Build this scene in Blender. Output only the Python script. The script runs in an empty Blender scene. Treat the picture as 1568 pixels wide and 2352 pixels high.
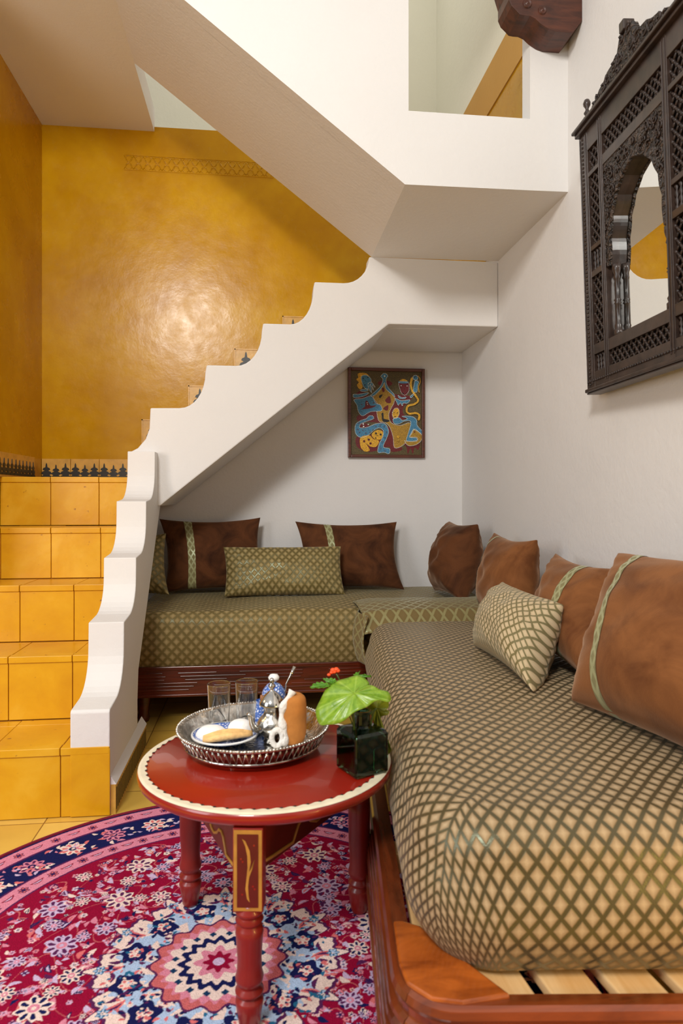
import bpy, math, random
import numpy as np
from mathutils import Vector, Matrix, noise
PI = math.pi
col = bpy.context.scene.collection
rnd = random.Random(7)

# ------------------------------------------------------------------ measuring (turns a photo pixel into a point on a known plane)
F_PX = 1568.0; CX = 784.0; CY = 1140.0
TH = math.atan((784 - 600) / F_PX)
def ray(px, py):
    u = (px - CX) / F_PX; v = (CY - py) / F_PX
    return Vector((math.sin(TH) + u * math.cos(TH), math.cos(TH) - u * math.sin(TH), v))
EYE = Vector((0, 0, 1))
def onY(px, py, Y):
    d = ray(px, py); return EYE + d * (Y / d.y)
def onZ(px, py, Z):
    d = ray(px, py); return EYE + d * ((Z - 1) / d.z)
def onP(px, py, p0, n):
    d = ray(px, py); return EYE + d * ((Vector(p0) - EYE).dot(n) / d.dot(n))

# ------------------------------------------------------------------ helpers
def lin(c):
    return tuple(((x / 255) / 12.92 if x / 255 <= .04045 else ((x / 255 + .055) / 1.055) ** 2.4) for x in c) + (1,)

class MB:
    def __init__(s): s.v = []; s.f = []; s.m = []; s.uv = []; s.sm = []
    def add(s, vs, fs, mi=0, uvs=None, smooth=False):
        o = len(s.v); s.v += [tuple(p) for p in vs]
        for f in fs:
            s.f.append(tuple(i + o for i in f)); s.m.append(mi); s.sm.append(smooth)
        s.uv += ([tuple(u) for u in uvs] if uvs else [(0, 0)] * len(vs))
        return s
    def box(s, a, b, mi=0, M=None):
        x0, y0, z0 = a; x1, y1, z1 = b
        vs = [Vector(p) for p in ((x0, y0, z0), (x1, y0, z0), (x1, y1, z0), (x0, y1, z0), (x0, y0, z1), (x1, y0, z1), (x1, y1, z1), (x0, y1, z1))]
        if M: vs = [M @ p for p in vs]
        return s.add(vs, [(0, 3, 2, 1), (4, 5, 6, 7), (0, 1, 5, 4), (1, 2, 6, 5), (2, 3, 7, 6), (3, 0, 4, 7)], mi)
    def prism(s, pts, axis, a, b, mi=0, M=None, smooth=False):
        """pts 2D outline; axis 'y': (x,z) extruded in y; 'x': (y,z) extruded in x; 'z': (x,y) extruded in z"""
        def mk(p, t):
            q = {'y': (p[0], t, p[1]), 'x': (t, p[0], p[1]), 'z': (p[0], p[1], t)}[axis]
            return M @ Vector(q) if M else q
        n = len(pts)
        area = sum(pts[i][0] * pts[(i + 1) % n][1] - pts[(i + 1) % n][0] * pts[i][1] for i in range(n))
        if area < 0: pts = pts[::-1]
        if axis == 'y': a, b = max(a, b), min(a, b)   # orientation
        vs = [mk(p, a) for p in pts] + [mk(p, b) for p in pts]
        o = len(s.v)
        s.add(vs, [tuple(range(n))[::-1], tuple(range(n, 2 * n))], mi)
        s.add([], [], mi)
        for i in range(n):
            j = (i + 1) % n
            s.f.append((o + i, o + j, o + n + j, o + n + i)); s.m.append(mi); s.sm.append(smooth)
        return s
    def lathe(s, prof, c=(0, 0, 0), n=32, mi=0, M=None, cap=True):
        """prof list of (r,z)"""
        vs = []; fs = []; c = Vector(c)
        for r, z in prof:
            for i in range(n):
                a = 2 * PI * i / n
                p = Vector((r * math.cos(a), r * math.sin(a), z)) 
                p = (M @ p) if M else p
                vs.append(p + c)
        k = len(prof)
        for j in range(k - 1):
            for i in range(n):
                i2 = (i + 1) % n
                fs.append((j * n + i, j * n + i2, (j + 1) * n + i2, (j + 1) * n + i))
        if cap:
            if prof[0][0] > 1e-5: fs.append(tuple(range(n))[::-1])
            if prof[-1][0] > 1e-5: fs.append(tuple(range((k - 1) * n, k * n)))
        return s.add(vs, fs, mi, smooth=True)
    def tube(s, pts, r, n=8, mi=0, closed=False):
        pts = [Vector(p) for p in pts]; m = len(pts)
        rs = r if isinstance(r, (list, tuple)) else [r] * m
        vs = []; fs = []; up = Vector((0.03, 0.02, 1)).normalized()
        prev = None
        for i, p in enumerate(pts):
            if closed: t = pts[(i + 1) % m] - pts[i - 1]
            else: t = pts[min(i + 1, m - 1)] - pts[max(i - 1, 0)]
            t.normalize()
            a = prev - t * prev.dot(t) if prev is not None else t.cross(up)
            if a.length < 1e-4: a = t.cross(Vector((1, 0, 0)))
            a.normalize(); prev = a; b = t.cross(a)
            for k in range(n):
                an = 2 * PI * k / n
                vs.append(p + (a * math.cos(an) + b * math.sin(an)) * rs[i])
        for i in range(m if closed else m - 1):
            j = (i + 1) % m
            for k in range(n):
                k2 = (k + 1) % n
                fs.append((i * n + k, i * n + k2, j * n + k2, j * n + k))
        if not closed:
            fs.append(tuple(range(n))[::-1]); fs.append(tuple(range((m - 1) * n, m * n)))
        return s.add(vs, fs, mi, smooth=True)
    def grid(s, fn, nu, nv, mi=0, smooth=True, flip=False):
        """fn(i,j)->(pos,(u,v))"""
        vs = []; uv = []
        for j in range(nv + 1):
            for i in range(nu + 1):
                p, u = fn(i / nu, j / nv); vs.append(p); uv.append(u)
        fs = []
        w = nu + 1
        for j in range(nv):
            for i in range(nu):
                q = (j * w + i, j * w + i + 1, (j + 1) * w + i + 1, (j + 1) * w + i)
                fs.append(q[::-1] if flip else q)
        return s.add(vs, fs, mi, uv, smooth)
    def ball(s, c, r, n=12, mi=0, sz=1):
        pr = [(r * math.sin(PI * k / (n // 2)), -r * sz * math.cos(PI * k / (n // 2))) for k in range(n // 2 + 1)]
        pr[0] = (1e-6, pr[0][1]); pr[-1] = (1e-6, pr[-1][1])
        return s.lathe(pr, c, n, mi)
    def build(s, name, mats, parent=None, bevel=0, seg=2, loc=None):
        me = bpy.data.meshes.new(name)
        me.from_pydata([tuple(p) for p in s.v], [], s.f)
        if not isinstance(mats, (list, tuple)): mats = [mats]
        for m in mats: me.materials.append(m)
        me.polygons.foreach_set('material_index', s.m)
        me.polygons.foreach_set('use_smooth', s.sm)
        if any(u != (0, 0) for u in s.uv):
            l = me.uv_layers.new(name='UVMap')
            vi = np.empty(len(me.loops), dtype=np.int32); me.loops.foreach_get('vertex_index', vi)
            l.data.foreach_set('uv', np.array(s.uv, dtype=np.float32)[vi].ravel())
        me.update()
        o = bpy.data.objects.new(name, me); col.objects.link(o)
        if parent: o.parent = parent
        if loc: o.location = loc
        if bevel:
            b = o.modifiers.new('b', 'BEVEL'); b.width = bevel; b.segments = seg; b.limit_method = 'ANGLE'; b.angle_limit = .6
            b.harden_normals = False
        return o

def tag(o, label, cat, group=None):
    o['label'] = label; o['category'] = cat
    if group: o['group'] = group
    return o
def struct(o): o['kind'] = 'structure'; return o
def thing(name, label, cat, loc=(0, 0, 0), group=None):
    o = bpy.data.objects.new(name, None); col.objects.link(o); o.location = loc; o.empty_display_size = .05
    return tag(o, label, cat, group)
def local(o_parent, *objs):
    """mesh data written in world space: undo the parent's location"""
    for o in objs: o.matrix_parent_inverse = Matrix.Translation(-Vector(o_parent.location))

# ------------------------------------------------------------------ materials
class NT:
    def __init__(s, name):
        s.mat = bpy.data.materials.new(name); s.mat.use_nodes = True
        s.t = s.mat.node_tree; s.b = s.t.nodes['Principled BSDF']
    def n(s, typ, **kw):
        nd = s.t.nodes.new(typ)
        for k, v in kw.items():
            if k.startswith('i_'): nd.inputs[int(k[2:]) if k[2:].isdigit() else k[2:].replace('_', ' ')].default_value = v
            else: setattr(nd, k, v)
        return nd
    def l(s, a, b): s.t.links.new(a, b)
    def math(s, op, a, b=None, c=None):
        nd = s.t.nodes.new('ShaderNodeMath'); nd.operation = op
        for i, x in enumerate((a, b, c)):
            if x is None: continue
            if isinstance(x, (int, float)): nd.inputs[i].default_value = x
            else: s.l(x, nd.inputs[i])
        return nd.outputs[0]
    def ramp(s, fac, stops, interp='LINEAR'):
        r = s.t.nodes.new('ShaderNodeValToRGB'); r.color_ramp.interpolation = interp
        e = r.color_ramp.elements
        while len(e) < len(stops): e.new(.5)
        for i, (p, c) in enumerate(stops):
            e[i].position = p; e[i].color = c
        s.l(fac, r.inputs[0]); return r.outputs[0]
    def mix(s, fac, a, b, mode='MIX'):
        m = s.t.nodes.new('ShaderNodeMix'); m.data_type = 'RGBA'; m.blend_type = mode
        for i, x in ((0, fac), (6, a), (7, b)):
            if isinstance(x, (int, float, tuple)): m.inputs[i].default_value = x
            else: s.l(x, m.inputs[i])
        return m.outputs[2]
    def bump(s, h, strength=.3, dist=.01):
        b = s.t.nodes.new('ShaderNodeBump'); b.inputs['Strength'].default_value = strength; b.inputs['Distance'].default_value = dist
        s.l(h, b.inputs['Height']); s.l(b.outputs[0], s.b.inputs['Normal']); return b
    def noise(s, scale, detail=4, rough=.5, vec=None, dist=0):
        nd = s.t.nodes.new('ShaderNodeTexNoise'); nd.inputs['Scale'].default_value = scale; nd.inputs['Detail'].default_value = detail
        nd.inputs['Roughness'].default_value = rough; nd.inputs['Distortion'].default_value = dist
        s.l(vec if vec is not None else s.obj(), nd.inputs['Vector']); return nd.outputs['Fac']
    def obj(s):
        if not hasattr(s, '_o'): s._o = s.t.nodes.new('ShaderNodeTexCoord')
        return s._o.outputs['Object']
    def uv(s):
        if not hasattr(s, '_o'): s._o = s.t.nodes.new('ShaderNodeTexCoord')
        return s._o.outputs['UV']
    def set(s, **kw):
        for k, v in kw.items(): s.b.inputs[k.replace('_', ' ')].default_value = v

def plain(name, rgb, rough=.6, metal=0, noise_amt=.12, scale=20, bump=.1, spec=.5, coat=0, bscale=None):
    m = NT(name); c = lin(rgb)
    d = tuple(x * (1 - noise_amt) for x in c[:3]) + (1,); e = tuple(min(1, x * (1 + noise_amt)) for x in c[:3]) + (1,)
    m.l(m.ramp(m.noise(scale), [(.3, d), (.7, e)]), m.b.inputs['Base Color'])
    m.set(Roughness=rough, Metallic=metal, Coat_Weight=coat)
    m.b.inputs['Specular IOR Level'].default_value = spec
    if bump: m.bump(m.noise(bscale or scale * 3), bump, .004)
    return m.mat

def m_plaster(name, rgb, var=.04):
    m = NT(name); c = lin(rgb)
    m.l(m.ramp(m.noise(1.7, 5), [(.3, tuple(x * (1 - var) for x in c[:3]) + (1,)), (.7, c)]), m.b.inputs['Base Color'])
    m.set(Roughness=.75); m.b.inputs['Specular IOR Level'].default_value = .25
    a = m.math('ADD', m.noise(60, 6, .6), m.math('MULTIPLY', m.noise(7, 3), 1.6))
    m.bump(a, .22, .006); return m.mat
WHITE = m_plaster('white_plaster', (226, 223, 220))
GREENW = m_plaster('pale_green_plaster', (226, 222, 204))

def m_tadelakt():
    m = NT('ochre_tadelakt')
    n = m.noise(2.2, 8, .6, dist=.6); n2 = m.noise(9, 6, .65)
    f = m.math('ADD', m.math('MULTIPLY', n, .65), m.math('MULTIPLY', n2, .35))
    m.l(m.ramp(f, [(.3, lin((176, 122, 2))), (.5, lin((192, 140, 4))), (.7, lin((206, 158, 14)))]), m.b.inputs['Base Color'])
    m.l(m.ramp(m.noise(14, 6, .6), [(.3, (.19, .19, .19, 1)), (.75, (.32, .32, .32, 1))]), m.b.inputs['Roughness'])
    m.b.inputs['Specular IOR Level'].default_value = .24
    m.bump(m.math('ADD', m.noise(10, 6, .6), m.math('MULTIPLY', m.noise(3, 4), 1.5)), .22, .007)
    return m.mat
OCHRE = m_tadelakt()
TAN = m_plaster('tan_plaster', (196, 150, 78), .1)

def m_tile(name='yellow_glazed_tile', a=(198, 134, 6), b=(216, 158, 14), c=(232, 184, 56)):
    m = NT(name)
    f = m.math('ADD', m.math('MULTIPLY', m.noise(5, 6, .6, dist=.4), .6), m.math('MULTIPLY', m.noise(1.6, 3), .4))
    base = m.ramp(f, [(.3, lin(a)), (.52, lin(b)), (.72, lin(c))])
    spots = m.ramp(m.noise(34, 3, .5), [(.70, (0, 0, 0, 1)), (.76, (1, 1, 1, 1))])
    m.l(m.mix(spots, base, lin((150, 92, 30))), m.b.inputs['Base Color'])
    m.set(Roughness=.34, Coat_Weight=.12)
    m.bump(m.noise(22, 5), .25, .004); return m.mat
TILE = m_tile()
GROUT = plain('dark_grout', (150, 88, 18), .9, scale=40)

def m_floor():
    m = NT('yellow_floor_tiles')
    mp = m.n('ShaderNodeMapping'); m.l(m.obj(), mp.inputs[0]); mp.inputs['Location'].default_value = (.06, .02, 0)
    br = m.n('ShaderNodeTexBrick'); br.offset = 0; m.l(mp.outputs[0], br.inputs[0])
    br.inputs['Scale'].default_value = 1; br.inputs['Brick Width'].default_value = .2; br.inputs['Row Height'].default_value = .2
    br.inputs['Mortar Size'].default_value = .0022; br.inputs['Mortar Smooth'].default_value = .3
    br.inputs['Color1'].default_value = lin((220, 176, 74)); br.inputs['Color2'].default_value = lin((232, 194, 98)); br.inputs['Mortar'].default_value = lin((140, 96, 40))
    n = m.ramp(m.noise(6, 6), [(.3, (.82, .8, .75, 1)), (.7, (1, 1, 1, 1))])
    m.l(m.mix(1.0, br.outputs[0], n, 'MULTIPLY'), m.b.inputs['Base Color'])
    m.set(Roughness=.3, Coat_Weight=.1); m.bump(m.math('ADD', m.math('MULTIPLY', br.outputs['Fac'], -1.0), m.math('MULTIPLY', m.noise(12), .3)), .3, .003)
    return m.mat
FLOOR = m_floor()

def m_wood(name, a, b, rough=.3, scale=9, stretch=(1, 12, 12), coat=.3, bump=.15):
    m = NT(name)
    mp = m.n('ShaderNodeMapping'); m.l(m.obj(), mp.inputs[0]); mp.inputs['Scale'].default_value = stretch
    n = m.noise(scale, 6, .6, mp.outputs[0], .5)
    m.l(m.ramp(n, [(.3, lin(a)), (.7, lin(b))]), m.b.inputs['Base Color'])
    m.set(Roughness=rough, Coat_Weight=coat, Coat_Roughness=.15); m.bump(n, bump, .002); return m.mat
DARKWOOD = m_wood('dark_red_wood', (52, 18, 8), (112, 42, 20), .3, 3)
BLOCKWOOD = m_wood('varnished_block_wood', (118, 50, 12), (192, 100, 34), .22, 2.2, (4, 9, 4), .7)
ORANGEWOOD = m_wood('varnished_orange_wood', (66, 26, 10), (132, 60, 26), .24, 2.5, (10, 1.4, 10), .6)
ORANGEWOODX = m_wood('varnished_orange_wood_cross', (80, 32, 12), (146, 68, 28), .24, 2.5, (1.4, 10, 10), .6)
PINE = m_wood('pale_pine', (214, 160, 92), (244, 206, 150), .5, 3, (9, .8, 9), .05)
CORBEL = m_wood('carved_brown_beam', (44, 18, 8), (92, 46, 26), .5, 4, (2, 10, 10), .1, .3)
EBONY = m_wood('dark_carved_wood', (34, 24, 20), (66, 50, 42), .38, 5, (4, 4, 4), .15, .35)
EBONY2 = plain('carved_relief_wood', (46, 34, 29), .5, 0, .5, 60, 0)
def m_carved():
    m = NT('deep_carved_wood')
    v = m.n('ShaderNodeTexVoronoi', feature='SMOOTH_F1'); v.inputs['Scale'].default_value = 55; m.l(m.obj(), v.inputs['Vector'])
    w = m.n('ShaderNodeTexWave', wave_type='RINGS'); w.inputs['Scale'].default_value = 14; w.inputs['Distortion'].default_value = 9; w.inputs['Detail'].default_value = 2; w.inputs['Detail Scale'].default_value = 4
    m.l(m.obj(), w.inputs['Vector'])
    h = m.math('ADD', v.outputs[0], m.math('MULTIPLY', w.outputs['Fac'], .8))
    m.l(m.ramp(w.outputs['Fac'], [(.1, lin((26, 18, 15))), (.7, lin((74, 58, 48)))]), m.b.inputs['Base Color'])
    m.set(Roughness=.45); m.bump(h, 1.0, .012); return m.mat
CARVED = m_carved()

def m_fabric(name, base=(146, 122, 90), line=(60, 50, 26), dot=(186, 162, 128), w=.032, h=.039, linew=.24, sheen=.12, rot=0, lspec=.7):
    m = NT(name)
    sp = m.n('ShaderNodeSeparateXYZ')
    wob = m.n('ShaderNodeTexNoise'); wob.inputs['Scale'].default_value = 5; m.l(m.uv(), wob.inputs['Vector'])
    va = m.n('ShaderNodeVectorMath', operation='MULTIPLY_ADD'); m.l(wob.outputs['Color'], va.inputs[0]); va.inputs[1].default_value = (.012, .012, 0); m.l(m.uv(), va.inputs[2])
    m.l(va.outputs[0], sp.inputs[0])
    a = m.math('DIVIDE', sp.outputs[0], w); b = m.math('DIVIDE', sp.outputs[1], h)
    p = m.math('FRACT', m.math('ADD', a, b)); q = m.math('FRACT', m.math('SUBTRACT', a, b))
    dp = m.math('ABSOLUTE', m.math('SUBTRACT', p, .5)); dq = m.math('ABSOLUTE', m.math('SUBTRACT', q, .5))
    mx = m.math('MAXIMUM', dp, dq)                       # 0 centre of diamond, .5 at a line
    ln = m.n('ShaderNodeMapRange'); m.l(mx, ln.inputs[0]); ln.inputs[1].default_value = .5 - linew / 2 - .05; ln.inputs[2].default_value = .5 - linew / 2 + .02
    fac = ln.outputs[0]
    fine = m.noise(420, 2, .5, m.uv())
    bc = m.mix(m.ramp(mx, [(.08, (1, 1, 1, 1)), (.36, (0, 0, 0, 1))]), lin(base), lin(dot))
    c = m.mix(fac, bc, lin(line))
    c = m.mix(m.math('MULTIPLY', fine, .35), c, tuple(x * .6 for x in lin(base)[:3]) + (1,))
    m.l(c, m.b.inputs['Base Color'])
    m.l(m.math('SUBTRACT', .62, m.math('MULTIPLY', fac, .30)), m.b.inputs['Roughness'])
    m.l(m.math('MULTIPLY', fac, lspec), m.b.inputs['Specular IOR Level'])
    m.set(Sheen_Weight=sheen, Sheen_Roughness=.4); m.b.inputs['Sheen Tint'].default_value = (.8, .85, .7, 1)
    m.b.inputs['Specular Tint'].default_value = (.85, 1, .75, 1)
    m.bump(m.math('ADD', m.math('MULTIPLY', fac, -.5), m.math('MULTIPLY', fine, .25)), .35, .003)
    return m.mat
FABRIC = m_fabric('diamond_jacquard')
FABRIC_B = m_fabric('olive_diamond_jacquard', (136, 116, 74), (112, 96, 56), (170, 150, 106), .042, .046, .26, .15, lspec=.3)
FABRIC_C = m_fabric('olive_cushion_jacquard', (134, 116, 72), (104, 90, 50), (176, 158, 112), .036, .042, .24, .25)
RIBBON = m_fabric('green_ribbon_jacquard', (142, 134, 94), (168, 166, 122), (134, 126, 88), .03, .05, .3, .3)

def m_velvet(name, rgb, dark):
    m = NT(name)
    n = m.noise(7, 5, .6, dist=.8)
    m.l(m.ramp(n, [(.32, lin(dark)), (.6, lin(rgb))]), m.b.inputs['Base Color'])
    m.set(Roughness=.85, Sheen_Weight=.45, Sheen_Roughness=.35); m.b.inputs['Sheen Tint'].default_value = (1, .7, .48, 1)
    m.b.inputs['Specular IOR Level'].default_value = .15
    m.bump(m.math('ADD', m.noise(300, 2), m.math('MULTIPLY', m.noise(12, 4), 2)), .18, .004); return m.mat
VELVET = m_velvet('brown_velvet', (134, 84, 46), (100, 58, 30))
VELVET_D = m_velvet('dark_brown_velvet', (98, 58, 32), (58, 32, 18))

RED = plain('red_lacquer', (144, 28, 13), .28, 0, .12, 7, .12, .5, .4, 15)
REDLEG = plain('red_painted_leg', (132, 30, 22), .35, 0, .15, 14, .1, .5, .2)
REDDARK = plain('dark_red_panel', (96, 22, 14), .4, 0, .2, 16, .1)
CREAM = plain('cream_painted_scallops', (226, 214, 186), .4, 0, .08, 30, .1)
GOLD = plain('ochre_gold_paint', (176, 124, 50), .45, 0, .15, 40, .1)
BLACKP = plain('black_paint', (26, 20, 20), .5)
def m_silver(name='engraved_silver', rough=.22, sc=90):
    m = NT(name)
    m.l(m.ramp(m.noise(25, 5), [(.3, lin((140, 134, 126))), (.65, lin((222, 218, 210)))]), m.b.inputs['Base Color'])
    m.set(Metallic=1, Roughness=rough)
    v = m.n('ShaderNodeTexVoronoi'); v.inputs['Scale'].default_value = sc; m.l(m.obj(), v.inputs['Vector'])
    m.bump(v.outputs[0], .5, .002); return m.mat
SILVER = m_silver(); SILVERP = m_silver('polished_silver', .12, 20)
def m_glass(name, rgb=(1, 1, 1), rough=.0, ior=1.45):
    m = NT(name); m.set(Roughness=rough, IOR=ior); m.b.inputs['Transmission Weight'].default_value = 1
    m.b.inputs['Base Color'].default_value = rgb + (1,); return m.mat
GLASS = m_glass('clear_glass'); GREENGLASS = m_glass('dark_green_glass', (.07, .17, .10), .05)
def m_mirror():
    m = NT('mirror_glass'); m.set(Metallic=1, Roughness=.01); m.b.inputs['Base Color'].default_value = (.86, .88, .86, 1); return m.mat
MIRROR = m_mirror()
def m_porcelain():
    m = NT('blue_white_porcelain')
    v = m.n('ShaderNodeTexVoronoi', feature='DISTANCE_TO_EDGE'); v.inputs['Scale'].default_value = 150; m.l(m.obj(), v.inputs['Vector'])
    m.l(m.ramp(v.outputs[0], [(.12, lin((52, 96, 176))), (.3, lin((226, 232, 244)))]), m.b.inputs['Base Color'])
    m.set(Roughness=.12, Coat_Weight=.5); return m.mat
PORC = m_porcelain(); PORCW = plain('white_porcelain', (238, 238, 236), .15, 0, .03, 20, 0, .5, .5)
SUGAR = plain('powdered_sugar', (246, 242, 236), .95, 0, .03, 80, .4)
PASTRY = plain('golden_pastry', (240, 190, 122), .6, 0, .2, 60, .4)
SUEDE = plain('tan_suede', (186, 118, 50), .9, 0, .15, 30, .3)
FLEECE = plain('white_fleece', (232, 226, 218), 1, 0, .06, 90, .9, bscale=140)
FLOWER = plain('orange_petal', (244, 84, 34), .5, 0, .15, 80, .1)
STEM = plain('green_stem', (70, 92, 30), .5)

def m_leaf(name, a, b, vein):
    m = NT(name)
    sp = m.n('ShaderNodeSeparateXYZ'); m.l(m.uv(), sp.inputs[0])   # u = angle (0..1), v = radius
    w = m.math('ABSOLUTE', m.math('SUBTRACT', m.math('FRACT', m.math('ADD', m.math('MULTIPLY', sp.outputs[0], 15), m.math('MULTIPLY', m.noise(20), .35))), .5))
    vf = m.ramp(w, [(.0, (1, 1, 1, 1)), (.12, (0, 0, 0, 1))])
    base = m.ramp(m.noise(38, 5, .65, dist=1.2), [(.34, lin(a)), (.64, lin(b))])
    m.l(m.mix(m.math('MULTIPLY', vf, .4), base, lin(vein)), m.b.inputs['Base Color'])
    m.set(Roughness=.32); m.b.inputs['Subsurface Weight'].default_value = .15
    m.b.inputs['Subsurface Radius'].default_value = (.004, .008, .002)
    m.bump(m.math('ADD', w, m.noise(40)), .4, .004); return m.mat
LEAF = m_leaf('bright_green_leaf', (92, 132, 24), (132, 164, 44), (176, 200, 100))
LEAF2 = m_leaf('olive_green_leaf', (84, 100, 10), (122, 130, 16), (150, 150, 40))
LEAF3 = m_leaf('fresh_green_leaf', (70, 126, 24), (96, 150, 34), (130, 170, 60))

# ------------------------------------------------------------------ room constants (metres; eye height 1)
XR = 1.14; XL = -1.157; YB = 3.80; YF = 3.20; YN = 2.44; SX0 = -.59; SX1 = -.471

# floor
f = MB().box((-3.2, -2.6, -.06), (2.2, 4.6, 0)).build('floor', FLOOR); struct(f)
# right wall
struct(MB().box((XR, -1.2, 0), (XR + .15, 4.5, 5.2)).build('wall_right', WHITE))
# back wall, white below, recessed pale green above
w = struct(MB().box((XL - .15, YB, 0), (XR, YB + .15, 3.0)).build('wall_back', WHITE))
struct(MB().box((XL - .15, 4.36, 2.9), (XR, 4.5, 5.2)).box((XL - .15, YB + .15, 2.9), (XR, 4.36, 2.99)).build('wall_upper_back', GREENW))
# polished ochre lining of the stairwell on the back wall
lining = MB().prism([(XL, 1.085), (-.5, 1.085), (.52, 1.9), (XR, 2.0), (XR, 3.0), (XL, 3.0)], 'y', YB - .012, YB + .001)
struct(lining.build('wall_stairwell', OCHRE))
struct(MB().box((XL - .15, 2.55, 0), (XL, YB, 3.3)).build('wall_left', OCHRE))
# right side of the stairwell seen through the opening
struct(MB().box((XR - .006, YN + .08, 2.2), (XR + .001, YB, 2.92)).build('wall_right_stairwell', OCHRE))
struct(MB().box((XR - .012, YN + .08, 2.92), (XR + .001, YB, 3.15)).build('trim_1', TAN))
struct(MB().box((XR - .003, YN + .08, 3.15), (XR + .001, 4.36, 5.2)).build('wall_right_upper', GREENW))
# narrow faint embossed frieze high on the ochre wall
fr = MB()
def frieze(x0, x1):
    n = int((x1 - x0) / .05)
    fr.box((x0, YB - .0145, 2.838), (x1, YB - .011, 2.842)); fr.box((x0, YB - .0145, 2.758), (x1, YB - .011, 2.762))
    for i in range(n):
        cx = x0 + (i + .5) * .05
        for k in range(2):
            zc = 2.78 + k * .04
            fr.tube([(cx + .017 * math.cos(t), YB - .0125, zc + .017 * math.sin(t)) for t in [j * PI / 5 for j in range(10)]], .0022, 5, closed=True)
        fr.tube([(cx - .025, YB - .0125, 2.765), (cx, YB - .0125, 2.8), (cx + .025, YB - .0125, 2.835)], .002, 5)
        fr.tube([(cx + .025, YB - .0125, 2.765), (cx, YB - .0125, 2.8), (cx - .025, YB - .0125, 2.835)], .002, 5)
frieze(-.734, .066)
struct(fr.build('trim_2', OCHRE))

# upper front wall with its unglazed opening
wf = MB()
WX0, WX1, WZ0, WZ1 = .532, .992, 2.404, 3.25
T0, T1 = YN, YN + .075
wf.prism([(.519, 2.135), (WX0, 2.135), (WX0, 4.4), (-2.4, 4.4), (-2.4, 2.975), (-.575, 2.975)], 'y', T0, T1)
wf.prism([(WX0, 2.135), (WX1, 2.138), (WX1, WZ0), (WX0, WZ0)], 'y', T0, T1)
wf.prism([(WX1, 2.138), (XR, 2.14), (XR, 4.4), (WX1, 4.4)], 'y', T0, T1)
wf.prism([(WX0, WZ1), (WX1, WZ1), (WX1, 4.4), (WX0, 4.4)], 'y', T0, T1)
struct(wf.build('wall_front_upper', WHITE))
# raking underside of the upper flight + its flat landing
up = thing('upper_staircase', 'white plastered underside of the upper flight sloping up to the left above the ochre wall', 'staircase', (0, 2.82, 2.135))
o1 = MB().prism([(.519, 2.135), (.519, 2.30), (-.575, 3.14), (-.575, 2.975)], 'y', T1 - .002, YF).build('raking_soffit', WHITE, up); local(up, o1)
o2 = MB().prism([(.519, 2.135), (XR, 2.14), (XR, 2.25), (.519, 2.25)], 'y', T1 - .002, YF).build('landing_slab', WHITE, up); local(up, o2)
struct(MB().box((XL, T1 - .002, 2.975), (-.575, YB, 3.10)).build('ceiling', WHITE))

# ------------------------------------------------------------------ second flight: scalloped parapet in the plane YF
def arc(c, r0, r1, a0, a1, n=7):
    return [(c[0] + r0 * math.cos(math.radians(a0 + (a1 - a0) * i / n)), c[1] + r1 * math.sin(math.radians(a0 + (a1 - a0) * i / n))) for i in range(n + 1)]
st2 = thing('scalloped_staircase', 'white upper flight with scalloped parapet climbing right over the back bed', 'staircase', (0, 3.25, .956))
out = [(-.597, 1.2), (-.56, 1.22), (-.525, 1.262), (-.508, 1.31), (-.504, 1.404)]
steps = [(-.504, 1.406), (-.251, 1.606), (.008, 1.806), (.248, 2.008)]
for k, (sx, sz) in enumerate(steps):
    if k: out.append((sx, sz))
    nx, nz = (steps[k + 1] if k < 3 else (.513, 2.136))
    xw = sx + (nx - sx) * .52
    hgt = (nz - sz) * .82 if k < 3 else (nz - sz)
    out += [(sx + .01, sz)] if k else []
    out += arc((xw, sz + hgt), nx - .006 - xw, hgt, -90, 0, 8)
out += [(.52, 2.137), (XR, 2.137), (XR, 1.822), (.603, 1.82), (-.461, .956), (-.597, .956)]
o = MB().prism(out, 'y', YF, YF + .08).build('parapet', WHITE, st2, bevel=.006); local(st2, o)
fl = [(-.461, .956), (.603, 1.818), (XR, 1.822), (XR, 1.95), (.26, 1.95)]
zz = [(.248, 1.95), (.248, 1.74), (.008, 1.74), (.008, 1.53), (-.251, 1.53), (-.251, 1.31), (-.5, 1.31), (-.5, 1.085), (-.597, 1.085), (-.597, .956)]
o = MB().prism(fl + zz, 'y', YF + .075, YB - .0125).build('stair_slab', WHITE, st2); local(st2, o)

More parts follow.
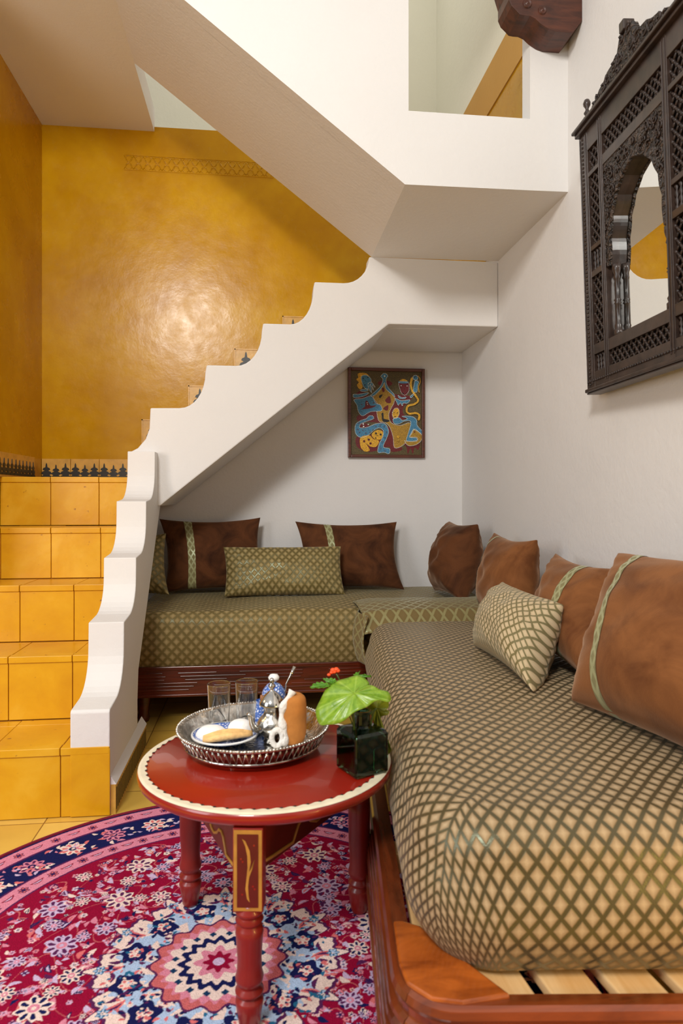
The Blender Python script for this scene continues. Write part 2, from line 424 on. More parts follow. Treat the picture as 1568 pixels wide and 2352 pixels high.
# ------------------------------------------------------------------ first flight: tiled steps + stepped spine wall
st1 = thing('tiled_staircase', 'yellow tiled staircase climbing away on the left beside a white scalloped spine wall', 'staircase', (-.87, 2.21, 0))
RY = [2.21, 2.498, 2.746, 2.966, 3.20]; RZ = [.217, .44, .657, .868, 1.085]
offs = [(-.62, .21), (-.66, .215), (-.72, .2), (-.67, .2), (-.73, .21)]
for i in range(5):
    y = RY[i]; z0 = RZ[i - 1] if i else 0; z1 = RZ[i]
    ynext = RY[i + 1] if i < 4 else YB - .012
    xr = SX1 if i == 0 else (SX0 + .02)
    core = MB().box((XL, y + .006, 0 if i < 3 else (.0 if i == 3 else .87)), (xr - (.002 if i == 0 else 0), ynext + .004, z1 - .004)).build('step', GROUT, st1); local(st1, core)
    rt = MB(); j0, wd = offs[i]
    edges = sorted([j0 + k * wd for k in range(-4, 5)])
    edges = [XL] + [e for e in edges if XL + .02 < e < xr - .01] + [xr]
    for a, b in zip(edges[:-1], edges[1:]):
        rt.box((a + .0012, y, z0 + .002), (b - .0012, y + .012, z1 - .022))
        nz = rnd.uniform(-.001, .001)
        rt.box((a + .0012, y - .006, z1 - .022), (b - .0012, y + .03, z1 + .002 + nz))
        yy = y + .032
        while yy < ynext - .01:
            y2 = min(yy + .2, ynext)
            rt.box((a + .0012, yy + .001, z1 - .01), (b - .0012, y2 - .001, z1 + nz)); yy = y2
    t = rt.build('tile_facing', TILE, core, bevel=.002)
# spine profile (y,z)
def scal(y0, z0, y1, z1, f0=.38):
    ym = y0 + (y1 - y0) * f0
    return [(y0 + .006, z0), (ym, z0 + .006)] + arc((ym, z0 + (z1 - z0) * .62), y1 - .004 - ym, (z1 - z0) * .62 - .006, -90, 0, 8)[1:]
sp = [(2.212, 0), (2.212, .212), (2.206, .214), (2.206, .325)]
pts = [(2.206, .333), (2.432, .566), (2.662, .768), (2.889, .98), (3.122, 1.2)]
for (a, b), (c, d) in zip(pts[:-1], pts[1:]): sp += scal(a, b, c, d) + [(c, d)]
sp += [(3.285, 1.2), (3.285, .956), (2.71, .33), (2.69, .22), (2.69, 0)]
o = MB().prism(sp, 'x', SX0, SX1).build('spine_wall', WHITE, st1, bevel=.007); local(st1, o)
o = MB().box((SX0 - .0, 2.2045, .002), (SX1 + .001, 2.21, .212)).build('tile_facing', TILE, st1, bevel=.003); local(st1, o)
# motif tiles
TANT = plain('tan_border_tile', (206, 158, 70), .35, 0, .15, 25, .1)
MOTIF = plain('black_green_motif', (34, 32, 24), .4)
def motif(mb, x, z, s, M, mi=1):
    """stepped little tree, flat on the tile: local x right, z up, y depth"""
    o = [(-.5, 0), (.5, 0), (.38, .12), (.22, .2), (.42, .3), (.34, .42), (.14, .5), (.3, .58), (.24, .68), (.08, .74), (.05, .95), (0, 1.05), (-.05, .95), (-.08, .74), (-.24, .68), (-.3, .58), (-.14, .5), (-.34, .42), (-.42, .3), (-.22, .2), (-.38, .12)]
    mb.prism([(x + a * s * .85, z + b * s) for a, b in o], 'y', -.0025, 0, mi, M)
bd = MB()
x = XL + .002; k = 0
while x < -.5:
    bd.box((x, YB - .022, 1.088), (x + .145, YB - .012, 1.199)); 
    for j in range(3): motif(bd, x + .024 + j * .0485, 1.098, .068 if j % 2 else .076, Matrix.Translation((0, YB - .022, 0)))
    x += .148
ML = Matrix.Translation((XL + .010, 0, 0)) @ Matrix.Rotation(PI / 2, 4, 'Z')
y = 2.9
while y < YB - .16:
    bd.box((XL, y, 1.088), (XL + .01, y + .145, 1.199))
    for j in range(3): motif(bd, y + .024 + j * .0485, 1.098, .072, ML)
    y += .148
struct(bd.build('trim_3', [TANT, MOTIF]))
bs = MB()
for (xa, xb, za, zb) in ((.115, .232, 1.86, 1.995), (-.146, -.022, 1.66, 1.808), (-.394, -.27, 1.45, 1.602), (-.640, -.52, 1.24, 1.415)):
    bs.box((xa, YB - .022, za), (xb, YB - .012, zb)); motif(bs, (xa + xb) / 2, zb - .12, .1, Matrix.Translation((0, YB - .022, 0)))
    bs.box((xa, YB - .026, zb - .006), (xb, YB - .02, zb)); bs.box((xa, YB - .026, za), (xa + .006, YB - .02, zb))
struct(bs.build('trim_4', [TANT, MOTIF]))
# tiled baseboard along the foot of the spine wall
bb = MB().box((SX1 - .002, 2.216, 0), (SX1 + .016, 2.79, .094), 0)
bb.prism([(SX1 - .002, .094), (SX1 + .018, .094), (SX1 - .002, .125)], 'y', 2.216, 2.79, 2)
for k in range(26):
    bb.box((SX1 + .0155, 2.225 + k * .0218, .012), (SX1 + .0172, 2.235 + k * .0218, .08), 1)
struct(bb.build('baseboard_stair', [TANT, MOTIF, WHITE]))
# small wall closing the space under the landing, behind the left end of the back bed
struct(MB().box((SX0 - .12, 3.26, 0), (SX0 - .03, YB, .865)).build('wall_under_landing', WHITE))

# ------------------------------------------------------------------ carved corbel at the top right
cb = thing('corbel', 'dark brown carved wooden corbel at the top of the right wall corner', 'corbel', (1.0, 2.33, 2.66))
prof = [(1.139, 2.70), (1.103, 2.655), (1.04, 2.655), (1.015, 2.662), (.985, 2.678), (.965, 2.695), (.945, 2.703), (.925, 2.703), (.908, 2.705), (.895, 2.718), (.878, 2.733), (.868, 2.755), (.868, 2.79), (.855, 2.83), (.84, 2.9), (1.139, 2.9)]
cm = MB().prism(prof, 'y', 2.325, 2.439)
for (xx, zz_, r) in ((.935, 2.745, .02), (.99, 2.725, .018)):
    cm.lathe([(r, -.004), (r * .7, .006), (r * .4, .002), (.001, .008)], (xx, 2.325, zz_), 16, 0, Matrix.Rotation(PI / 2, 4, 'X'))
o = cm.build('corbel_body', CORBEL, cb, bevel=.006); local(cb, o)

# ------------------------------------------------------------------ carved mirror on the right wall
mroot = thing('carved_mirror', 'dark carved wooden mirror with pointed arch, latticed panels and crest, leaning from the right wall', 'mirror', (XR, 1.84, 1.355))
# local frame: x = along the wall towards the camera, y = into the wall (front plane y=0), z = up the tilted face
nv = Vector((-1, .045, -.035)).normalized(); S_AX = Vector((-.045, -1, 0)).normalized(); T_AX = nv.cross(S_AX)
if T_AX.z < 0: T_AX = -T_AX
MO = Vector((1.052, 1.88, 1.75)) + S_AX * -.285 + T_AX * -.395
MM = Matrix(((S_AX.x, -nv.x, T_AX.x, MO.x), (S_AX.y, -nv.y, T_AX.y, MO.y), (S_AX.z, -nv.z, T_AX.z, MO.z), (0, 0, 0, 1)))
W = .66; H = .833
def mpart(mb, name, mat, parent=mroot, bevel=0):
    mb.v = [tuple(MM @ Vector(p)) for p in mb.v]
    o = mb.build(name, mat, parent, bevel)
    o.matrix_parent_inverse = Matrix.Translation(-Vector(mroot.location)); return o
D = .046
st = [(0, .056), (.133, .156), (.502, .527), (.604, .66)]           # vertical stiles
fm = MB()
for a, b in st: fm.box((a, 0, .0), (b, D, H))
rails = [(0, .045), (.098, .14), (.745, .79), (.845, H)]
rails[0] = (0, .05)
fm.box((.056, .001, 0), (W - .056, D, .05)); fm.box((.156, .001, .098), (.502, D, .134)); fm.box((.156, .001, .672), (.502, D, .704)); fm.box((.056, .001, .767), (W - .056, D, H))
side_rows = [(.105, .137), (.354, .374), (.44, .455), (.68, .695)]
for a, b in side_rows:
    for x0, x1 in ((.056, .133), (.527, .604)): fm.box((x0, .0012, a), (x1, D, b))
# shallow raised beading on the members
for x in (.008, .040, .048, .138, .151, .507, .522, .612, .620, .652):
    fm.box((x - .0015, -.003, .012), (x + .0015, .001, H - .01))
mpart(fm, 'frame', EBONY, bevel=.0015)
ed = MB()      # beaded outer edge
for k in range(62):
    for x in (.026,  W - .026): ed.ball((x, -.001, .012 + k * .0132), .0045, 6)
for k in range(46): ed.ball((.012 + k * .01413, -.001, .022), .0042, 6)
mpart(ed, 'beading', EBONY2)
# outer moulding under and above
cm_ = MB().box((-.003, -.008, -.012), (W + .003, D + .004, 0)).box((-.0, -.003, -.018), (W, D, -.012))
mpart(cm_, 'bottom_moulding', EBONY, bevel=.003)
cm_ = MB().box((-.003, -.014, H), (W + .003, D + .006, H + .012)).box((-.006, -.024, H + .012), (W + .006, D + .006, H + .022)).box((-.003, -.016, H + .022), (W + .003, D + .006, H + .030))
mpart(cm_, 'cornice', EBONY, bevel=.003)
# backing board
bk = MB().box((.002, D - .006, .002), (W - .002, D + .002, H - .002))
mpart(bk, 'backing_board', plain('black_backing', (20, 15, 13), .7))
def lattice(x0, x1, z0, z1, p=.0165):
    mb = MB(); nx = max(2, round((x1 - x0) / p)); nz = max(2, round((z1 - z0) / p)); dx = (x1 - x0) / nx; dz = (z1 - z0) / nz
    for i in range(nx + 1):
        for j in range(nz + 1):
            if (i + j) % 2: continue
            c = (x0 + i * dx, .011, z0 + j * dz); mb.ball(c, .0062, 6)
            for sx in (1, -1):
                if 0 <= i + sx <= nx and j + 1 <= nz:
                    q = (x0 + (i + sx) * dx, .011, z0 + (j + 1) * dz)
                    m_ = tuple((a + b) / 2 for a, b in zip(c, q))
                    mb.tube([c, m_, q], [.0028, .0040, .0028], 5)
    return mb
for (x0, x1) in ((.056, .133), (.527, .604)):
    mpart(lattice(x0, x1, .137, .354), 'lattice_panel', EBONY2)
    mpart(lattice(x0, x1, .455, .68), 'lattice_panel', EBONY2)
    mpart(lattice(x0, x1, .695, .767), 'lattice_panel', EBONY2)
    for (z0, z1) in ((.05, .105), (.374, .44)):
        sm_ = MB()
        for k in range(4):
            cx_ = x0 + (k + .5) * (x1 - x0) / 4; h_ = z1 - z0
            sm_.lathe([(.004, 0), (.007, .08 * h_), (.003, .2 * h_), (.007, .38 * h_), (.003, .5 * h_), (.007, .62 * h_), (.003, .8 * h_), (.007, .92 * h_), (.004, h_)], (cx_, .012, z0), 8)
        mpart(sm_, 'spindle_panel', EBONY2)
mpart(lattice(.156, .502, .05, .098, .0145), 'lattice_panel', EBONY2)
mpart(lattice(.156, .502, .704, .767, .0145), 'lattice_panel', EBONY2)
# arch plate with lobed pointed arch
ac = .329; hw = .152; zs = .355; za = .612
def arch_pts(hw, za, n=9, lob=.006):
    R = []
    for k in range(n * 6 + 1):
        t = k / (n * 6)
        x = hw * (1 - t ** 1.9) if t < 1 else 0
        x = hw * (1 - t ** 2.2)
        z = zs + (za - zs) * (.15 * t * t + .85 * math.sin(t * PI / 2) ** .85)
        l = lob * (abs(math.sin(PI * n * t)) - .5) * (0 if t > .97 else 1)
        R.append((x - l, z))
    R[-1] = (0, za)
    return R
ap = arch_pts(hw, za, 5)
right = [(ac + a, b) for a, b in ap]; left = [(ac - a, b) for a, b in ap]
x0, x1, zb, zt = .155, .503, .34, .674
pl = MB()
pl.prism([(x1, zb + .015), (x1, zt), (ac, zt)] + right[::-1], 'y', .003, .014)
pl.prism([(x0, zb + .015), (x0, zt), (ac, zt)] + left[::-1], 'y', .003, .014)
mpart(pl, 'arch_spandrel', CARVED, bevel=.002)
# reveal ribbon behind the arch edge
rv = MB()
path = right + left[::-1][1:]
path2 = [(right[0][0] + .006, right[0][1])] + path + [(left[0][0] - .006, left[0][1])]
n = len(path)
for dy0, dy1, gr in ((.013, .039, .003),):
    vs = [(ac + (p[0] - ac) * (1 + gr / .12), dy0, p[1] + gr * .5) for p in path] + [(ac + (p[0] - ac) * (1 + gr / .12), dy1, p[1] + gr * .5) for p in path] + \
         [(ac + (p[0] - ac) * 1.09 + 0, dy0, p[1] + .01) for p in path] + [(ac + (p[0] - ac) * 1.09, dy1, p[1] + .01) for p in path]
    fs = []
    for i in range(n - 1):
        fs += [(i, i + 1, n + i + 1, n + i), (2 * n + i, 3 * n + i, 3 * n + i + 1, 2 * n + i + 1), (n + i, n + i + 1, 3 * n + i + 1, 3 * n + i), (i, 2 * n + i, 2 * n + i + 1, i + 1)]
    rv.add(vs, fs)
mpart(rv, 'arch_reveal', EBONY)
# relief scrolls on the spandrel
sc = MB()
for sgn in (1, -1):
    for k in range(26):
        t = rnd.random(); 
        for _ in range(40):
            px_ = rnd.uniform(.01, .158); pz_ = rnd.uniform(.38, .662)
            # outside the arch?
            inside = any(abs(px_) < a + .014 and pz_ < b + .012 for a, b in ap)
            if not inside: break
        else: continue
        a0 = rnd.uniform(0, 2 * PI); r0 = rnd.uniform(.008, .014); q = []
        for j in range(11):
            a = a0 + j * .55; r = r0 * (1 - j / 13)
            q.append((ac + sgn * (px_ + r * math.cos(a)), .001, pz_ + r * math.sin(a)))
        sc.tube(q, [.0032 * (1 - j / 16) for j in range(11)], 5)
mpart(sc, 'carved_scrollwork', EBONY2)
# columns
for cxs in (ac - hw + .004, ac + hw - .004):
    z0, z1 = .134, zs
    L = z1 - z0
    pr = [(.016, 0), (.016, .02), (.011, .024), (.014, .034), (.010, .040), (.009, .45 * L), (.013, .47 * L), (.009, .49 * L), (.013, .51 * L), (.009, .53 * L), (.009, L - .045), (.013, L - .04), (.010, L - .03), (.014, L - .02), (.016, L - .012), (.016, L + .002)]
    mpart(MB().lathe(pr, (cxs, .024, z0), 16, 0, Matrix.Diagonal((.85, .85, 1, 1))), 'column', EBONY)
mpart(MB().box((.150, .038, .11), (.508, .0395, .69)), 'mirror_glass', MIRROR)
# finials and crest
for cx_ in (.068, W - .068):
    mpart(MB().lathe([(.012, 0), (.012, .006), (.006, .01), (.011, .02), (.006, .028), (.005, .034), (.011, .044), (.012, .052), (.008, .062), (.001, .066)], (cx_, .0, H + .030), 12), 'finial', EBONY)
cr = []
half = [(.235, 0), (.23, .018), (.21, .032), (.19, .036), (.17, .052), (.14, .060), (.115, .078), (.085, .082), (.062, .098), (.05, .098), (.042, .120), (.034, .142), (.022, .152), (.014, .165), (0, .165)]
cr = [(W / 2 + a, H + .03 + b * .78) for a, b in half] + [(W / 2 - a, H + .03 + b * .78) for a, b in half[::-1][1:]]
mpart(MB().prism(cr, 'y', -.004, .020), 'crest', CARVED, bevel=.003)
sc = MB()
for sgn in (1, -1):
    for (px_, pz_, r0, d) in ((.205, .012, .012, 1), (.175, .022, .014, -1), (.14, .026, .018, 1), (.105, .036, .02, -1), (.07, .045, .022, 1), (.03, .05, .022, -1), (.022, .095, .016, 1), (.05, .02, .014, 1)):
        q = []
        for j in range(13):
            a = d * j * .55 + 1.2; r = r0 * (1 - j / 15)
            q.append((W / 2 + sgn * (px_ + r * math.cos(a)), -.005, H + .03 + pz_ + r * math.sin(a) * .8))
        sc.tube(q, [.004 * (1 - j / 18) for j in range(13)], 6)
mpart(sc, 'crest_scrollwork', EBONY2)
mpart(MB().box((W / 2 - .014, -.014, H + .135), (W / 2 + .014, .020, H + .165)), 'crest_block', EBONY, bevel=.003)

# ------------------------------------------------------------------ folk painting
pr_ = thing('framed_painting', 'small colourful folk painting with blue, yellow and red figures in a brown frame', 'painting', (.70, YB, 1.217))
PX0, PX1, PZ0, PZ1 = .480, .917, 1.217, 1.720
fw = .017
fmb = MB().box((PX0, YB - .028, PZ0), (PX0 + fw, YB, PZ1)).box((PX1 - fw, YB - .028, PZ0), (PX1, YB, PZ1)).box((PX0 + fw, YB - .028, PZ0), (PX1 - fw, YB, PZ0 + fw)).box((PX0 + fw, YB - .028, PZ1 - fw), (PX1 - fw, YB, PZ1))
o = fmb.build('picture_frame', m_wood('brown_frame_wood', (66, 26, 12), (104, 48, 24), .4, 8), pr_, bevel=.003); local(pr_, o)
def m_canvas(name, rgb):
    m = NT(name); v = m.n('ShaderNodeTexVoronoi'); v.inputs['Scale'].default_value = 260; m.l(m.obj(), v.inputs['Vector'])
    c = lin(rgb); m.l(m.ramp(v.outputs[0], [(.2, tuple(x * 1.25 for x in c[:3]) + (1,)), (.6, tuple(x * .6 for x in c[:3]) + (1,))]), m.b.inputs['Base Color']); m.set(Roughness=.5); return m.mat
CV = [m_canvas('olive_ground', (98, 82, 42)), m_canvas('blue_paint', (74, 140, 178)), m_canvas('yellow_paint', (236, 178, 42)), m_canvas('crimson_paint', (116, 14, 24)),
      plain('white_dots', (226, 232, 226), .5), plain('black_detail', (22, 18, 18), .5), m_canvas('gold_scales', (186, 142, 40))]
def cm2(x, y):   # photo crop coordinates -> painting plane
    return (PX0 + fw + (x - 285) / (1285 - 285) * (PX1 - PX0 - 2 * fw), PZ1 - fw - (y - 205) / (1405 - 205) * (PZ1 - PZ0 - 2 * fw))
def smooth_closed(p, k=5):
    n = len(p); r = []
    for i in range(n):
        a, b, c, d = p[i - 1], p[i], p[(i + 1) % n], p[(i + 2) % n]
        for j in range(k):
            t = j / k
            r.append(tuple(.5 * (2 * b[q] + (c[q] - a[q]) * t + (2 * a[q] - 5 * b[q] + 4 * c[q] - d[q]) * t * t + (3 * b[q] - a[q] - 3 * c[q] + d[q]) * t ** 3) for q in (0, 1)))
    return r
pm = MB(); pm.box((PX0 + fw - .002, YB - .012, PZ0 + fw - .002), (PX1 - fw + .002, YB - .002, PZ1 - fw + .002), 0)
lay = [0]
def blob(pts, mi, dots=None, sm=True, step=20):
    lay[0] += 1; y = YB - .012 - .00018 * lay[0]
    q = smooth_closed(pts) if sm else pts
    w = [cm2(*p) for p in q]; n = len(w)
    area = sum(w[i][0] * w[(i + 1) % n][1] - w[(i + 1) % n][0] * w[i][1] for i in range(n))
    if area < 0: w = w[::-1]
    pm.add([(a, y, b) for a, b in w], [tuple(range(n))], mi)
    if dots is not None:
        acc = 0; y2 = y - .0009
        for i in range(n):
            a = Vector(w[i]); b = Vector(w[(i + 1) % n]); L = (b - a).length; stp = step / 1000 * .405
            while acc < L:
                c = a.lerp(b, acc / max(L, 1e-9)); r = .0023
                pm.add([(c.x + r * math.cos(k * PI / 3), y2, c.y + r * math.sin(k * PI / 3)) for k in range(6)], [tuple(range(6))], dots)
                acc += stp
            acc -= L
def circ(x, y, r, mi, dots=None, ry=None, n=12):
    blob([(x + r * math.cos(2 * PI * k / n), y + (ry or r) * math.sin(2 * PI * k / n)) for k in range(n)], mi, dots, False)
# body masses (crimson)
blob([(345, 560), (420, 490), (520, 540), (560, 560), (900, 530), (1130, 560), (1110, 640), (1040, 700), (1020, 790), (1080, 880), (1000, 900), (880, 960), (830, 900), (700, 960), (640, 940), (400, 930), (380, 850), (540, 800), (620, 740), (360, 640)], 3)
blob([(370, 1150), (560, 1120), (740, 1040), (820, 1000), (880, 1120), (930, 1280), (1000, 1290), (1000, 1340), (860, 1360), (820, 1290), (640, 1350), (500, 1360), (370, 1290)], 3)
blob([(870, 1000), (1090, 980), (1060, 1080), (1020, 1180), (900, 1190)], 3)
blob([(1010, 1190), (1250, 1200), (1240, 1330), (1190, 1300), (1160, 1390), (1130, 1310), (1090, 1390), (1070, 1290)], 3)
blob([(665, 370), (720, 340), (820, 340), (870, 375), (830, 410), (700, 410)], 3)
# central gold fish-body
blob([(755, 360), (800, 470), (900, 570), (890, 660), (850, 740), (820, 830), (850, 940), (980, 980), (1100, 940), (1150, 980), (1140, 1100), (1090, 1190), (1000, 1280), (900, 1300), (880, 1150), (830, 1000), (760, 940), (680, 920), (650, 790), (660, 680), (600, 570), (700, 470)], 6, 4)
blob([(720, 450), (750, 440), (760, 490), (735, 500)], 3)
blob([(770, 620), (830, 560), (850, 650), (800, 660)], 3); blob([(740, 740), (810, 690), (800, 770)], 3)
blob([(690, 550), (730, 540), (700, 590), (680, 580)], 5); blob([(720, 870), (760, 890), (830, 910), (800, 935), (740, 930)], 5); blob([(715, 820), (740, 800), (745, 880), (730, 890)], 5)
# blue arcs from the raised hand
blob([(740, 240), (780, 240), (805, 270), (780, 320), (800, 420), (890, 530), (900, 570), (860, 530), (780, 460), (757, 370), (720, 440), (620, 550), (560, 560), (600, 520), (700, 420), (735, 320), (705, 280)], 1, 4)
# left blue figure
blob([(330, 620), (450, 600), (560, 560), (600, 600), (640, 670), (700, 690), (715, 770), (560, 790), (450, 850), (390, 790), (370, 700)], 1, 4)
blob([(490, 640), (520, 640), (560, 700), (640, 700), (560, 740), (430, 755), (480, 720)], 3)
blob([(320, 545), (400, 540), (530, 515), (500, 550), (420, 580), (330, 590)], 1, 4)
blob([(380, 250), (440, 232), (510, 245), (545, 300), (470, 290), (440, 380), (450, 440), (410, 470), (370, 410), (395, 370), (360, 330), (390, 300)], 2)
blob([(430, 290), (500, 265), (560, 310), (570, 370), (540, 430), (520, 470), (480, 450), (450, 400)], 1, 4)
blob([(530, 380), (580, 370), (625, 440), (590, 400), (600, 480), (565, 410), (575, 515), (530, 440)], 1, 4)
blob([(420, 480), (510, 465), (520, 490), (440, 500)], 1, 4)
# left lower blue serpent
blob([(590, 850), (600, 890), (500, 930), (420, 970), (410, 1020), (520, 1010), (640, 960), (760, 960), (815, 1060), (790, 1160), (740, 1290), (830, 1320), (820, 1390), (750, 1370), (665, 1370), (680, 1260), (730, 1150), (740, 1060), (680, 1020), (600, 1060), (520, 1130), (420, 1160), (350, 1100), (350, 980), (420, 920), (500, 890), (540, 850)], 1, 4)
blob([(410, 980), (450, 950), (540, 980), (500, 1020), (430, 1020)], 3)
blob([(600, 1080), (660, 1050), (730, 1070), (735, 1140), (690, 1190), (620, 1180), (575, 1130)], 2)
blob([(420, 1160), (540, 1130), (600, 1180), (680, 1210), (640, 1290), (560, 1290), (500, 1250), (550, 1340), (480, 1360), (420, 1290)], 2, None)
for (a, b) in ((470, 1215), (535, 1190), (560, 1245)): circ(a, b, 17, 3); circ(a, b, 7, 5)
# right figure
blob([(960, 350), (1020, 310), (1085, 340), (1060, 360)], 2); blob([(965, 360), (1090, 360), (1105, 420), (1100, 490), (1050, 545), (1000, 520), (970, 440)], 3, 4)
blob([(960, 345), (1085, 345), (1080, 372), (970, 372)], 1)
blob([(950, 550), (1000, 580), (1060, 570), (1040, 595), (970, 590)], 1, 4)
blob([(910, 595), (1000, 625), (1115, 610), (1080, 660), (1020, 660), (1010, 700), (980, 660), (950, 690), (930, 650)], 1, 4)
blob([(1170, 520), (1120, 560), (1135, 580), (1165, 545)], 1, 4)
# yellow snake
def ribbon(pts, w, mi, dots=None):
    p = [Vector(q) for q in pts]; L = []; R = []
    for i in range(len(p)):
        t = (p[min(i + 1, len(p) - 1)] - p[max(i - 1, 0)]).normalized(); nn = Vector((-t.y, t.x)) * w / 2
        L.append(tuple(p[i] + nn)); R.append(tuple(p[i] - nn))
    blob(L + R[::-1], mi, dots)
ribbon([(1150, 290), (1130, 380), (1150, 480), (1200, 550), (1235, 620), (1180, 670), (1090, 700), (1070, 770), (1110, 810), (1200, 800), (1250, 830), (1240, 900)], 34, 2, 5)
ribbon([(1180, 280), (1240, 270), (1265, 340), (1240, 420), (1250, 500)], 16, 2, 5)
ribbon([(1215, 340), (1200, 400), (1190, 490)], 50, 1, 4); circ(1195, 290, 36, 1, 4)
blob([(870, 790), (900, 740), (950, 740), (965, 810), (935, 870), (890, 880), (868, 840)], 2, 4)
blob([(880, 890), (960, 870), (1010, 910), (1080, 880), (1000, 850), (1140, 850), (1210, 900), (1220, 980), (1290, 1060), (1280, 1100), (1180, 1030), (1130, 1100), (1110, 1150), (1210, 1160), (1200, 1200), (1070, 1200), (1090, 1100), (1130, 930), (1040, 920), (960, 960), (890, 950)], 1, 4)
blob([(1180, 1040), (1280, 1110), (1280, 1190), (1200, 1260), (1090, 1270), (1040, 1200), (1070, 1210), (1215, 1205), (1210, 1150), (1120, 1150), (1150, 1080)], 6, 4)
circ(950, 1145, 20, 2, None, 18); circ(950, 1200, 18, 6)
for (a, b, r, mi) in ((455, 315, 9, 5), (520, 300, 9, 5), (480, 410, 9, 5), (490, 350, 6, 5), (635, 1100, 14, 5), (700, 1115, 14, 5), (630, 1165, 9, 5), (650, 1130, 6, 5), (990, 410, 8, 4), (1075, 412, 8, 4), (1020, 520, 10, 5), (1035, 450, 6, 5), (890, 800, 7, 5), (935, 800, 7, 5), (905, 855, 8, 5), (435, 690, 8, 3), (600, 665, 8, 3), (510, 665, 8, 4), (515, 690, 7, 4), (1180, 1075, 10, 3), (755, 278, 11, 4), (455, 970, 11, 4), (460, 1005, 11, 4), (525, 975, 9, 4)): circ(a, b, r, mi, n=8)
for (a, b) in ((380, 1050), (400, 1085), (450, 1060), (490, 1100), (550, 1085), (590, 1050), (630, 1000), (690, 985), (750, 1000), (780, 1080), (760, 1160), (720, 1220), (700, 1320), (760, 1350), (560, 880), (500, 910), (390, 960)): circ(a, b, 7, 3, n=6)
o = pm.build('canvas', CV, pr_); local(pr_, o)

# ------------------------------------------------------------------ mattresses
def mattress(mb, L, Wd, z_top, h, rc, rt, M, bulge=.02, tuck=.05, nx=90, ny=60, dome=.01, seed=0, sag=0):
    """x along width, y along length, origin at centre; cloth coordinates become the uv"""
    arcl = rt * PI / 2
    total = (rc - rt) + arcl + (h - rt)
    ix = Wd / 2 - rc; iy = L / 2 - rc
    ex = ix + total; ey = iy + total
    def fn(i, j):
        a = (i * 2 - 1) * ex; b = (j * 2 - 1) * ey
        ca = max(-ix, min(ix, a)); cb = max(-iy, min(iy, b))
        ea, eb = a - ca, b - cb; d = math.hypot(ea, eb)
        # squash the square corner of the cloth so it hangs without tails
        if d > 0 and ea and eb: d = d * (max(abs(ea), abs(eb)) / d) ** .85
        d = min(d, total); l = math.hypot(ea, eb); dx, dy = (ea / l, eb / l) if l > 1e-9 else (0, 0)
        if d <= rc - rt: o_, z = d, 0
        elif d <= rc - rt + arcl:
            t = (d - rc + rt) / rt; o_, z = rc - rt + rt * math.sin(t), -rt * (1 - math.cos(t))
        else:
            t = (d - rc + rt - arcl); k = t / (h - rt)
            o_ = rc + bulge * math.sin(PI * min(1, k * .9)) - tuck * k ** 2.2; z = -rt - t
        x = ca + dx * o_; y = cb + dy * o_
        nn = noise.noise(Vector((x * 3 + seed, y * 3, 0)))
        zz = z_top + z + dome * (1 - (x / (Wd / 2)) ** 2) * (1 - (y / (L / 2)) ** 2) * (1 if z > -.03 else 0) + nn * .008
        w_ = .004 * noise.noise(Vector((x * 9 + seed, y * 9, z * 9)))
        return M @ Vector((x + dx * w_, y + dy * w_, zz)), (a, b)
    mb.grid(fn, nx, ny)

# back bed
bbed = thing('back_daybed', 'low dark wooden daybed with olive patterned mattress along the back wall under the stairs', 'daybed', (.28, 3.4, 0))
bm = MB()
bm.box((-.57, 3.025, .13), (1.12, 3.06, .262)).box((-.57, 3.02, .245), (1.12, 3.065, .262)).box((-.57, 3.018, .13), (1.12, 3.06, .142))
o = bm.build('front_board', DARKWOOD, bbed, bevel=.003); local(bbed, o)
gr = MB()
for k in range(6):
    z = .158 + k * .0145
    x = -.56
    while x < 1.1:
        l = rnd.uniform(.12, .3); gr.box((x, 3.0205, z), (min(x + l, 1.115), 3.0275, z + .005)); x += l + rnd.uniform(.04, .14)
o = gr.build('reeding', DARKWOOD, bbed, bevel=.002); local(bbed, o)
o = MB().box((-.57, 3.06, .18), (1.12, 3.785, .25)).build('bed_base', DARKWOOD, bbed); local(bbed, o)
for x in (-.52, 1.05):
    for y in (3.12, 3.72):
        o = MB().lathe([(.022, 0), (.028, .02), (.022, .04), (.03, .1), (.03, .182)], (x, y, 0), 14).build('leg', DARKWOOD, bbed); local(bbed, o)
m = MB()
mattress(m, .78, 1.70, .495, .24, .06, .055, Matrix.Translation((.275, 3.395, 0)), .012, .03, 160, 80, .012, 3)
o = m.build('mattress', FABRIC_B, bbed); local(bbed, o)

# right bed: local frame
BO = Vector((.205, .985, 0)); AX = Vector((.108, 1, 0)).normalized(); PXV = Vector((AX.y, -AX.x, 0))
BM = Matrix(((PXV.x, AX.x, 0, BO.x), (PXV.y, AX.y, 0, BO.y), (0, 0, 1, 0), (0, 0, 0, 1)))   # x across (to the wall), y along
rbed = thing('front_daybed', 'orange-brown wooden daybed with diamond-patterned mattress along the right wall', 'daybed', tuple(BM @ Vector((.4, .8, 0))))
def bpart(mb, name, mat, bevel=0, parent=rbed, uvk=False):
    mb.v = [tuple(BM @ Vector(p)) for p in mb.v]
    o = mb.build(name, mat, parent, bevel); o.matrix_parent_inverse = Matrix.Translation(-Vector(rbed.location)); return o
BW, BL = .72, 1.80; RC = .085
path = [(0, BL)] + [(0, BL - k * .15) for k in range(1, 11)] + [(0, RC)]
path += [(RC - RC * math.cos(math.radians(a)), RC - RC * math.sin(math.radians(a))) for a in range(9, 91, 9)]
path += [(RC + k * .1, 0) for k in range(1, 7)] + [(BW, 0)]
